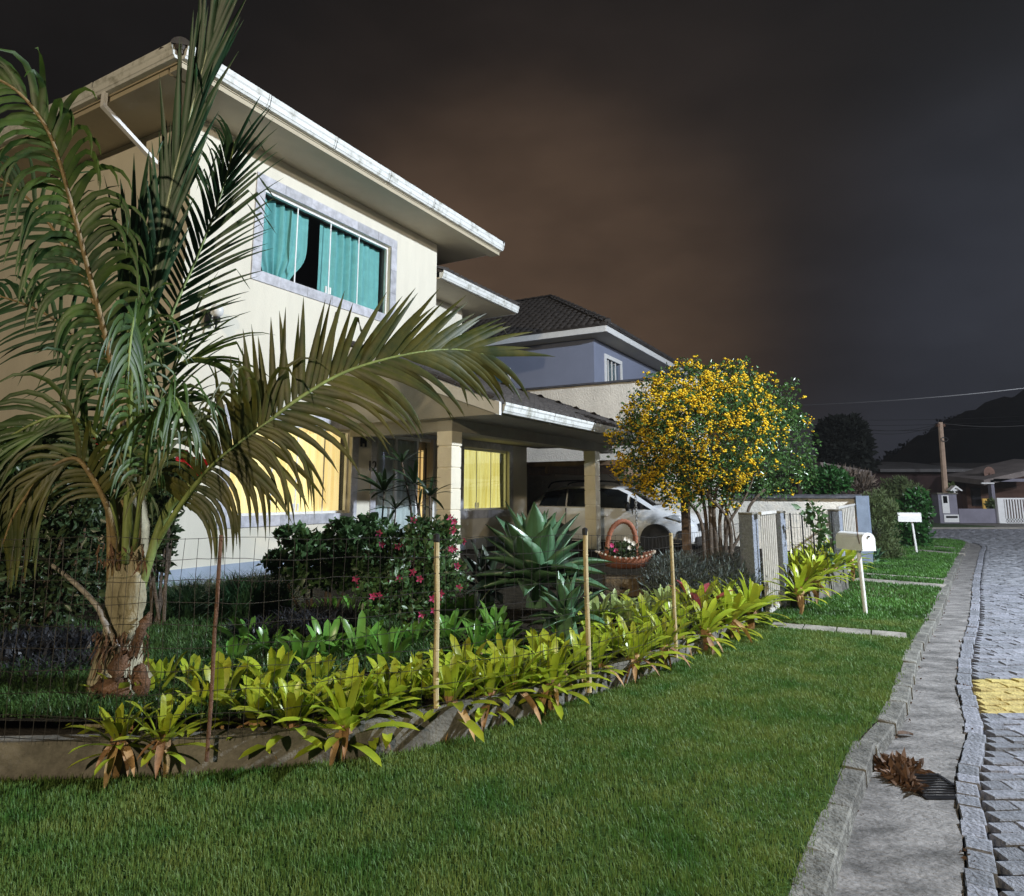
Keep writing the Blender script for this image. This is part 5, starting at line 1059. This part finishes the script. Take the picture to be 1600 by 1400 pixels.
for k in range(34):
    a = 2*math.pi*k/34; q = bc+Vector((.405*math.cos(a), .245*math.sin(a), .20+.07*math.cos(a)**2)); M().lathe(q, [(.004, -.016), (.016, -.008), (.016, .008), (.004, .016)], 6).build('rim_bead', rope, bk)
hd = cr([at(948, 868, 9.6), at(950, 845, 9.6), at(957, 825, 9.6), at(970, 815, 9.6), at(983, 818, 9.6), at(992, 835, 9.6), at(995, 868, 9.6)], 6); M().tube(hd, [.03+.008*(i % 2) for i in range(len(hd))], 8).build('handle', terra, bk, smooth=True)
V, F, _ = leaf_cloud([E2(975, 862, 28, 14, 9.6)], 900, .05, .6, seed=51, shell=.3); o = np_obj('foliage', V, F, dark_leaf, bk)
wfl = mat('white_petal', (.7, .66, .6), .6, .1, 5)
for x, y, mm in ((984, 845, wfl), (978, 842, wfl), (990, 849, wfl), (956, 852, pink_fl), (962, 860, pink_fl), (984, 856, wfl)):
    m = M(); c0 = at(x, y, 9.4)
    for k in range(7): a = k*.9; d = Vector((math.cos(a), -.3, math.sin(a)))*.035; s = Vector((-math.sin(a), 0, math.cos(a)))*.014; m.add([c0, c0+d*.6+s, c0+d, c0+d*.6-s], [(0, 1, 2, 3)])
    m.build('flower', mm, bk)
ped = M().box(bc.x-.3, bc.x+.45, bc.y-.15, bc.y+.15, .15, bc.z-.06).build('planter_stand', mat('mossy_stand', (.10, .07, .035), .9, .5, 9, .6, 40), None, (bc.x, bc.y, .2)); props(ped, 'low mossy brown stand under the terracotta basket', 'stand')
# chain hanging beside the basket
ch = thing('hanging_chain', 'rain chain hanging in front of the white car', 'chain', tuple(at(996, 780, 12.5))); 
for k in range(26):
    q = at(993+k*.15, 775+k*3.6, 12.5); m = M(); pts = [q+Vector((.022*math.cos(a)*(k % 2), .022*math.cos(a)*(1-k % 2), .034*math.sin(a))) for a in np.linspace(0, 6.283, 9)]; m.tube(pts, .006, 4, False).build('link', mat('grey_chain', (.3, .3, .3), .5, .2, 9, metal=.6), ch)
# climber on the fence of the second bed
V, F, _ = leaf_cloud([E2(1270, 800, 22, 18, 9.9), E2(1282, 830, 12, 26, 9.9), E2(1292, 865, 10, 22, 9.9)], 170, .085, .7, seed=55, shell=.1, up=0)
cl = thing('climbing_plant', 'thin climbing plant with sparse leaves on the second bed fence', 'plant', tuple(at(1290, 890, 9.9))); np_obj('foliage', V, F, mid_leaf, cl)
M().tube(cr([at(1295, 890, 9.9), at(1288, 850, 9.9), at(1280, 810, 9.9), at(1262, 780, 9.9)], 6), .005, 5).build('stem', bark, cl)
f2 = thing('wire_fence', 'short wire fence standing over the second flower bed', 'fence', (P2.x, P2.y, .2)); a_ = GP_R+tt*.1; b_ = P2-tt*.1
for z in (.35, .6, .85, 1.1, 1.3): M().tube([a_+Vector((0, 0, z)), a_.lerp(b_, .5)+Vector((0, 0, z-.01)), b_+Vector((0, 0, z))], .003, 4, False).build('line_wire', wire_m, f2)
for k in range(22): q = a_.lerp(b_, k/21); M().tube([q+Vector((0, 0, .2)), q+Vector((random.uniform(-.01, .01), 0, 1.32))], .0035 if k % 4 else .012, 5, False).build('stay', wire_m if k % 4 else trim, f2)

# ================================================================== FURTHER BACK
hedge_m = leaf_g('hedge_leaf', (.028, .10, .022), rough=.4, var=.5, scale=6); pale_m = leaf_g('pale_fine_leaf', (.10, .14, .05), rough=.6, var=.4, scale=8, trans=.15); black_leaf = leaf_g('distant_dark_leaf', (.010, .014, .010), rough=.8, var=.4, scale=2)
bush('conical_bush', 'pale feathery conical bush beside the blue grey wall end', 'bush', [E2(1372, 830, 30, 48, 17.5, 28), E2(1368, 800, 24, 30, 17.5, 22), E2(1372, 862, 32, 22, 17.5, 28)], 9000, .10, pale_m, 61, aspect=.15, up=.8, base=0)
bush('hedge', 'bright green hedge showing over the party wall right of the flowering tree', 'hedge', [E2(1285, 755, 32, 24, 19, 30), E2(1305, 750, 20, 18, 19, 20)], 4200, .12, hedge_m, 62, aspect=.5, base=.3)
bush('round_hedge', 'glossy dark green hedge behind the far mailbox', 'hedge', [E2(1432, 795, 22, 26, 21.5, 20), E2(1428, 830, 26, 30, 21.5, 22), E2(1408, 840, 22, 26, 21.5, 20)], 5000, .12, hedge_m, 63, aspect=.6, base=0)
bush('clipped_bush', 'dim rounded bush behind the conical bush', 'bush', [E2(1405, 765, 28, 17, 27, 26), E2(1400, 785, 30, 25, 27, 26)], 4500, .14, pale_m, 64, aspect=.2, up=.6, base=0)
bush('distant_tree', 'black silhouetted tree against the sky behind the boundary wall', 'tree', [E2(1320, 680, 34, 28, 42, 34), E2(1300, 695, 22, 26, 42), E2(1345, 700, 16, 24, 42), E2(1318, 715, 36, 22, 42, 30), E2(1352, 725, 12, 14, 42)], 8000, .34, black_leaf, 65, aspect=.5, base=0)
bush('dry_shrub', 'dry brown shrub with upright stalks behind the wall end', 'shrub', [E2(1335, 760, 22, 22, 23, 18), E2(1350, 765, 14, 18, 23)], 900, .25, mat('dry_stalk', (.13, .10, .08), .9, .4, 6), 66, aspect=.12, up=1.2, base=0)
# shed roof behind
sh = thing('neighbour_shed', 'dark low shed with a pale roof edge behind the hedge', 'shed', tuple(onz(1320, 830, 0))); p0 = at(1282, 722, 26); p1 = at(1362, 736, 28)
slab_roof(sh, [p0, p1, p1+Vector((0, 4, .5)), p0+Vector((0, 4, .5))], .22, mat('shed_roof', (.16, .13, .12), .9, .3, 3)); M().box(p0.x, p1.x, 28.2, 31, 0, 2.4).build('wall', mat('shed_wall', (.05, .035, .03), .9, .3, 2), sh)
# far side of the crossing street
fk = np.array([(-30, 34.4), (60, 34.4)])
vg = M().box(-30, 24.2, 34.8, 44, -.3, .0); o = vg.build('far_verge', mat('far_turf', (.035, .06, .018), .95, .5, 3, .8, 20)); o['kind'] = 'structure'
o = M().box(-30, 60, 34.35, 34.79, -.3, -.03).build('far_kerb', mat('far_kerb_stone', (.30, .28, .25), .9, .2, 3)); o['kind'] = 'structure'
o = M().box(24.25, 60, 34.8, 60, -.3, -.02).build('far_drive', conc); o['kind'] = 'structure'
FY = 38.5
def fx(x, y, Y=FY): q = at(x, y, Y); return q
gb = mat('far_grey_paint', (.22, .21, .26), .9, .12, 1.2, .2, 20)
mc = thing('meter_pillar', 'grey meter pillar with white panels at the far side of the crossing street', 'meter box', (fx(1482, 815).x, FY, 0)); l_, r_ = fx(1468, 800).x, fx(1497, 800).x
M().box(l_, r_, FY, FY+.6, 0, fx(1480, 772).z).build('pillar', gb, mc); M().box(l_-.06, r_+.06, FY-.05, FY+.65, fx(1480, 772).z, fx(1480, 770).z).build('cap', conc, mc)
zz = lambda y: fx(1480, y).z
M().box(fx(1472, 0).x, fx(1483, 0).x, FY-.03, FY-.001, zz(802), zz(774)).build('panel', white_p, mc); M().box(fx(1474, 0).x, fx(1480.5, 0).x, FY-.04, FY-.031, zz(786), zz(775)).build('meter_window', cglass, mc)
M().box(fx(1473, 0).x, fx(1496, 0).x, FY-.03, FY-.001, zz(816), zz(804)).build('panel', white_p, mc); M().box(fx(1476, 0).x, fx(1494, 0).x, FY-.04, FY-.031, zz(809.5), zz(806)).build('letter_slot', trim, mc)
up_ = thing('service_pole', 'pale concrete service pole rising behind the meter pillar', 'pole', (fx(1472, 0).x+.1, FY+.8, 0)); pp0 = fx(1476, 772, FY+.8); pp1 = fx(1469, 660, FY+.8)
M().tube([(pp0.x, FY+.8, 0), pp1], [.17, .13], 8).build('shaft', mat('pole_concrete', (.42, .30, .22), .9, .15, 3, .2, 20), up_); M().box(pp1.x-.22, pp1.x+.22, FY+.7, FY+.9, pp1.z-.25, pp1.z-.1).build('insulator_rack', rust_m, up_); M().tube([Vector((pp1.x+.04, FY+.62, pp1.z-1.0+.12*math.cos(a)))+Vector((.2*math.sin(a), 0, 0)) for a in np.linspace(0, 6.28, 10)], .025, 5, False).build('cable_coil', trim, up_)
ac = fx(1491, 768, FY+.3); ar_ = thing('letter_box_roof', 'small white gable letter box on top of the meter pillar', 'letter box', tuple(ac))
M().prism([(ac.x-.36, ac.z+.05), (ac.x, ac.z+.34), (ac.x+.36, ac.z+.05), (ac.x+.28, ac.z+.03), (ac.x, ac.z+.22), (ac.x-.28, ac.z+.03)], 1, FY+.1, FY+.5).build('roof', white_p, ar_); M().box(ac.x-.03, ac.x+.03, FY+.25, FY+.32, zz(770), ac.z+.06).build('stem', white_p, ar_); M().box(ac.x-.12, ac.x+.12, FY+.2, FY+.4, ac.z+.03, ac.z+.15).build('box', white_p, ar_)
lw = M().box(fx(1499, 0).x, fx(1558, 0).x, FY+.1, FY+.35, 0, zz(795)).build('low_wall', gb, None, (fx(1530, 0).x, FY, 0)); props(lw, 'low grey garden wall between the meter pillar and the far white gate', 'wall')
fg = thing('sliding_gate', 'far white slatted gate with a solid white post', 'gate', (fx(1562, 0).x, FY, 0)); M().box(fx(1558, 0).x, fx(1568, 0).x, FY-.05, FY+.15, .0, zz(778)).build('gate_post', white_p, fg)
x0 = fx(1569, 0).x; x1 = fx(1640, 0).x
for z in (zz(779.5), zz(817), zz(812)): M().box(x0, x1, FY, FY+.06, z-.03, z+.05).build('rail', white_p, fg)
k = 0
while x0+.1+k*.155 < x1: M().box(x0+.05+k*.155, x0+.12+k*.155, FY, FY+.05, zz(817), zz(780)).build('slat', white_p, fg); k += 1
# far house
fh = thing('far_house', 'dim brown bungalow with a low roof beyond the crossing street', 'house', (fx(1520, 0, 46).x, 46, 0)); dk = mat('dim_brown_wall', (.11, .060, .045), .9, .25, .5, .2, 8); q = lambda x, y, Y=46: at(x, y, Y)
M().box(q(1370, 0).x, q(1515, 0).x, 46.5, 54, 0, q(1440, 734).z).build('wall', mat('dark_red_wall', (.045, .022, .020), .9, .3, .4), fh)
M().box(q(1512, 0).x, q(1640, 0).x, 46, 52, 0, q(1500, 737).z).build('wall', dk, fh)
slab_roof(fh, [(q(1375, 0).x, 45.6, q(1440, 733).z), (q(1520, 0).x, 45.6, q(1440, 733).z), (q(1500, 0).x, 52, q(1440, 715).z), (q(1395, 0).x, 52, q(1440, 715).z)], .2, mat('grey_sheet_roof', (.10, .095, .095), .8, .2, 1))
slab_roof(fh, [(q(1505, 0).x, 45.5, q(1500, 738).z), (q(1650, 0).x, 45.5, q(1500, 736).z), (q(1640, 0).x, 51, q(1500, 718).z), (q(1530, 0).x, 51, q(1500, 718).z)], .15, tile_m)
M().box(q(1520, 0, 45.9).x, q(1534, 0, 45.9).x, 45.86, 45.99, q(0, 790, 45.9).z, q(0, 762, 45.9).z).build('window', mat('dim_window', (.03, .03, .035), .2, .2, 2), fh)
pr_ = thing('far_porch', 'open porch with a sloping roof edge behind the far white gate', 'porch', (q(1553, 0, 42).x, 42, 0)); a0 = at(1537, 750, 42); a1 = at(1660, 722, 42)
slab_roof(pr_, [a0, a1, a1+Vector((0, 4, .4)), a0+Vector((0, 4, .4))], .32, mat('porch_beam', (.20, .17, .16), .9, .2, 1)); M().box(at(1552, 0, 42).x, at(1557, 0, 42).x, 42, 42.3, 0, at(0, 750, 42).z).build('post', gb, pr_); M().box(at(1557, 0, 42).x, at(1660, 0, 42).x, 42, 42.25, at(0, 752, 42).z-.02, at(0, 748, 42).z).build('beam', gb, pr_); M().box(at(1536, 0, 42).x, at(1556, 0, 42).x, 41.9, 42.0, at(0, 756, 42).z, at(0, 754, 42).z).build('gutter', white_p, pr_)
lit = M().box(at(1537, 0, 44).x, at(1556, 0, 44).x, 44, 44.1, at(0, 800, 44).z, at(0, 779, 44).z).build('lit_wall_panel', mat('lit_ochre_wall', (.5, .32, .08), .9, .2, 1.5, emis=(1, .7, .3), estr=.35), pr_)  # lamplight on this wall is put in as the panel's own glow
di = thing('satellite_dish', 'rusty satellite dish on the roof of the far house', 'satellite dish', tuple(at(1546, 742, 43))); c_ = at(1546, 739, 43)
m = M().lathe((0, 0, 0), [(.02, .14), (.2, .11), (.36, .04), (.40, 0), (.37, .0), (.2, .07), (.02, .1)], 18, 1); m.v = [Vector((c_.x+v.x*.9, c_.y+v.y, c_.z+v.z)) for v in m.v]; m.build('reflector', mat('dish_rust', (.22, .13, .10), .8, .2, 2), di, smooth=True); M().tube([c_, c_+Vector((.05, .1, -.5))], .03, 5).build('mast', rust_m, di); M().tube([c_+Vector((0, -.02, -.3)), c_+Vector((0, -.35, -.05))], .015, 5).build('feed_arm', rust_m, di)
# shrubs at the far wall
bush('far_shrub', 'small shrub behind the low grey wall near the far gate', 'shrub', [E2(1550, 790, 8, 10, 41, 8)], 500, .14, pale_m, 71, base=0); bush('far_shrub', 'dim shrub right of the service pole', 'shrub', [E2(1483, 763, 8, 7, 41, 8)], 400, .16, pale_m, 72, base=0)
# hills with tree line
hx = []; 
hm = mat('wooded_hill', (.014, .018, .028), 1.0, .3, .05)
V = []; F = []; nx, ny = 90, 14; g = np.random.default_rng(5)
pro = [(1150, 745), (1300, 738), (1370, 726), (1400, 712), (1420, 700), (1445, 686), (1470, 668), (1500, 652), (1530, 645), (1560, 634), (1600, 622), (1700, 600), (1850, 570), (2100, 560), (2500, 600)]
for i in range(nx+1):
    x = 1150+(2500-1150)*(i/nx); yy = np.interp(x, [p[0] for p in pro], [p[1] for p in pro])
    for j in range(ny+1):
        Yd = 170+j*16; top = at(x, yy, 330); h = max(-1, top.z*(math.sin(math.pi/2*min(1, j/10)))*(1 if j <= 10 else 1-.1*(j-10))); V.append((top.x/330*Yd if True else 0, Yd, -.6 if j == 0 else h+g.normal()*1.2))
for i in range(nx):
    for j in range(ny): a = i*(ny+1)+j; F.append((a, a+ny+1, a+ny+2, a+1))
hill = np_obj('hills', V, np.array(F), hm, smooth=True); props(hill, kind='structure')
es = []
for k in range(420):
    x = random.uniform(1330, 1900); yy = np.interp(x, [p[0] for p in pro], [p[1] for p in pro]); c_ = at(x, yy+random.uniform(-3, 22)+3, 325+random.uniform(-15, 0)); r_ = random.uniform(1.4, 3.6); es.append((c_.x, c_.y, c_.z, r_*random.uniform(.8, 1.5), r_, r_*random.uniform(.7, 1.3)))
V, F, _ = leaf_cloud(es, 30000, 1.3, .7, shell=.3, seed=81); props(np_obj('hill_woods', V, F, hm), 'dark wooded ridge line on the hill at the right', 'woods', kind='stuff')
# wires
for i, (pa, pb_, sag, r_) in enumerate([((1150, 636, 30), (1680, 596, 34), .25, .022), ((1250, 655, 60), (1680, 645, 60), .3, .022), ((1250, 664, 60), (1680, 652, 60), .3, .022), ((1250, 671, 58), (1680, 658, 58), .4, .025), ((1340, 668, 42), (1469, 662, 39.3), .3, .015), ((1340, 673, 42), (1469, 664, 39.3), .35, .015), ((1469, 661, 39.3), (1680, 655, 36), .3, .015)]):
    a = at(*pa); b = at(*pb_); pts = [a.lerp(b, k/12)+Vector((0, 0, -sag*4*(k/12)*(1-k/12))) for k in range(13)]
    o = M().tube(pts, r_, 4).build('overhead_wire', trim, None, tuple(a)); props(o, ['thick single cable crossing the sky above the dark tree', 'upper thin wire crossing beside the service pole', 'middle thin wire crossing beside the service pole', 'lowest of the long wires beside the service pole', 'upper service wire running left from the pole top', 'lower service wire running left from the pole top', 'service wire running right from the pole top'][i], 'wire')
# street lamps outside the picture: the light of the place
for (lp_, colr, en, side) in LAMPS:
    x, y, z = lp_
    t = thing('street_lamp', {(13500): 'tall white light street lamp across the cobbled street', (8200): 'warm light street lamp behind the viewer', (4500): 'distant street lamp by the crossing street'}[en] if en in (13500, 8200, 4500) else 'street lamp', 'street lamp', (x+1.4*(1 if side == 'right' else -1), y, 0))
    sx = x+1.4*(1 if side == 'right' else -1)
    M().tube([(sx, y, -.1), (sx, y, z-.1)], [.09, .06], 10).build('pole', gb, t, smooth=True); M().tube(cr([(sx, y, z-.3), (sx+(x-sx)*.3, y, z+.05), (x, y, z+.12)], 4), .035, 8).build('arm', gb, t, smooth=True)
    M().box(x-.22, x+.22, y-.12, y+.12, z+.06, z+.14).build('lamp_head', gb, t, bevel=.01)
    ld = bpy.data.lights.new('lamp_light', 'POINT'); ld.energy = en; ld.color = colr; ld.shadow_soft_size = .22; lo = bpy.data.objects.new('lamp_light', ld); COL.objects.link(lo); lo.location = (x, y, z-.08)

# night mist between here and the hill
hz = M().box(-420, 420, -60, 460, -1.7, 135).build('haze', mat('x_haze', (1, 1, 1)), None); hm_ = bpy.data.materials.new('night_mist'); hm_.use_nodes = True; t_ = hm_.node_tree; t_.nodes.clear()
vo = t_.nodes.new('ShaderNodeVolumePrincipled'); oo = t_.nodes.new('ShaderNodeOutputMaterial'); vo.inputs['Density'].default_value = .00035; vo.inputs['Color'].default_value = (.85, .88, .95, 1); t_.links.new(vo.outputs[0], oo.inputs['Volume'])
hz.data.materials.clear(); hz.data.materials.append(hm_); hz['kind'] = 'stuff'

# ================================================================== GRASS
grass_m = leaf_g('grass_blade', (.082, .235, .036), rough=.6, var=.3, scale=2.2, trans=.3, detail=9, col2=(.19, .26, .06)); grass_far = leaf_g('grass_blade_far', (.07, .18, .03), rough=.5, var=.5, scale=1.2, trans=.3, detail=8)
worn = leaf_g('worn_grass_blade', (.10, .11, .045), rough=.6, var=.4, scale=3, trans=.2)
LW = np.array([(p.x, p.y) for p in left_line if p.x > -20]); KW = np.array([(p.x, p.y) for p in offset_curve(K, -.02) if p.y < 25 and p.x < 15.7])
def x_left(y): return np.interp(y, LW[6:, 1], LW[6:, 0])
def blades(name, n, y0, y1, hgt, w, m_, seed, pw_=1.6, mask=None, xr=None, z=.0):
    g = np.random.default_rng(seed); u_ = g.random(n); y = y0*(y1/y0)**u_ if pw_ else y0+(y1-y0)*u_
    xk = np.interp(y, KW[:, 1], KW[:, 0])+.03*g.normal(size=n)
    xl = np.interp(y, np.maximum.accumulate(LW[:, 1]), LW[:, 0])
    xl = np.where(y < 4.1, -4.2, xl) if xr is None else xr(y)
    xl = np.maximum(xl, -y*.80-.2)
    x = xl+(xk-xl)*g.random(n)
    ok = np.ones(n, bool) if mask is None else mask(x, y, g); x, y = x[ok], y[ok]; n = len(x)
    P = np.stack([x, y, np.full(n, z)], 1); az = g.random(n)*6.283; ln = hgt*(.5+.8*g.random(n)); le = g.normal(size=n)*.35; dx = np.stack([np.cos(az), np.sin(az), 0*az], 1); sd = np.stack([-np.sin(az), np.cos(az), 0*az], 1); s = (w*(y/6+.4))[:, None]*.5
    up = np.array([0, 0, 1.]); p1 = P+up*(ln*.55)[:, None]+dx*(ln*le*.35)[:, None]; p2 = P+up*(ln*(.95-.3*np.abs(le)))[:, None]+dx*(ln*le*1.2)[:, None]
    V = np.stack([P-sd*s, P+sd*s, p1+sd*s*.8, p2, p1-sd*s*.8], 1).reshape(-1, 3); k = np.arange(n)[:, None]*5; F = np.concatenate([k+[0, 1, 2], k+[0, 2, 4], k+[4, 2, 3]], 0)
    o = np_obj(name, V, F, m_); return o
def noslab(x, y, g):
    ok = np.ones(len(x), bool)
    for (a, b, w_) in ((onz(1205, 977), onz(1418, 995), .19), (onz(1333, 906), onz(1474, 917), .31), (onz(1345, 897), onz(1478, 907), .18), (onz(1428, 860), onz(1496, 866), .31), (onz(1440, 853), onz(1498, 858), .26)):
        dx, dy = b.x-a.x, b.y-a.y; L2 = dx*dx+dy*dy; t_ = ((x-a.x)*dx+(y-a.y)*dy)/L2; d = np.abs((x-a.x)*dy-(y-a.y)*dx)/math.sqrt(L2); ok &= ~((t_ > -.02) & (t_ < 1.02) & (d < w_))
    wc = onz(1370, 925); pat = np.exp(-(((x-wc.x)/1.0)**2+((y-wc.y)/1.6)**2)); ok &= g.random(len(x)) > pat*.75
    return ok
props(blades('grass', 190000, 2.6, 9.2, .040, .0042, grass_m, 91, mask=noslab), 'short green lawn grass between the garden wall and the kerb', 'grass', kind='stuff')
props(blades('grass', 60000, 9.0, 25, .06, .0065, grass_far, 92, mask=noslab), 'lawn grass further along the street past the footgate', 'grass', kind='stuff')
props(blades('tall_grass', 500, 2.6, 10, .09, .005, leaf_g('long_grass_blade', (.09, .17, .05), rough=.7, var=.3, trans=.2), 93, mask=noslab), 'sparse longer grass blades standing out of the lawn', 'grass', kind='stuff')
def inyard(x, y, g): return np.ones(len(x), bool)
V, F = strands('x', None, '', [(-3.2, 5.3, .23, 2.0, 1.0, .02), (-1.9, 6.3, .26, 1.4, 1.2, .02), (-4.5, 5.5, .23, 2.5, 1.3, .02), (-2.6, 4.75, .21, 2.0, .45, .02), (-4.0, 4.7, .21, 2.0, .5, .02)], 70000, .10, .008, None, 94, lean=.7)
rt = V.reshape(-1, 10, 3); r0 = rt[:, 0, :2].mean(axis=0)*0+rt[:, 0, :2]; th_b = (r0[:, 0]-C0.x)*NN.x+(r0[:, 1]-C0.y)*NN.y
rt[:, :, 2] += (.19+.21*np.clip((6.6-th_b)/6.0, 0, 1)-.20)[:, None]; wl_y = np.interp(r0[:, 0], [p.x for p in WBc], [p.y for p in WBc]); rt = rt[(r0[:, 1] > wl_y+.14)]; V = rt.reshape(-1, 3); F = (np.arange(len(rt))[:, None]*10+np.zeros(1, int)); F = np.concatenate([F+[2*j, 2*j+1, 2*j+3, 2*j+2] for j in range(4)], 0)
props(np_obj('yard_grass', V, F, leaf_g('shaded_grass', (.06, .13, .035), var=.4)), 'shaded grass inside the garden around the palm', 'grass', kind='stuff')
wcp = onz(1370, 925)
def patch(x, y, g): return (g.random(len(x)) < np.exp(-(((x-wcp.x)/1.0)**2+((y-wcp.y)/1.6)**2))) & noslab(x, y, g)
props(blades('worn_grass', 60000, 7.5, 14, .03, .006, worn, 96, mask=patch), 'worn yellowish grass patch around the near mailbox post', 'grass', kind='stuff')
V, F, _ = leaf_cloud([(p.x+.02, p.y-.03, -.078, .05, .12, .004) for p in gB[10:110:3]]+[(p.x+.03, p.y, -.078, .03, .1, .004) for p in gA[6:90:2]], 700, .022, .6, up=0, shell=0, seed=99)
V[:, 2] = np.maximum(V[:, 2], -.084)
props(np_obj('gutter_litter', V, F, dead_m), 'crumbs of dry leaf and dirt along the gutter', 'leaf litter', kind='stuff')
V = []; F = []
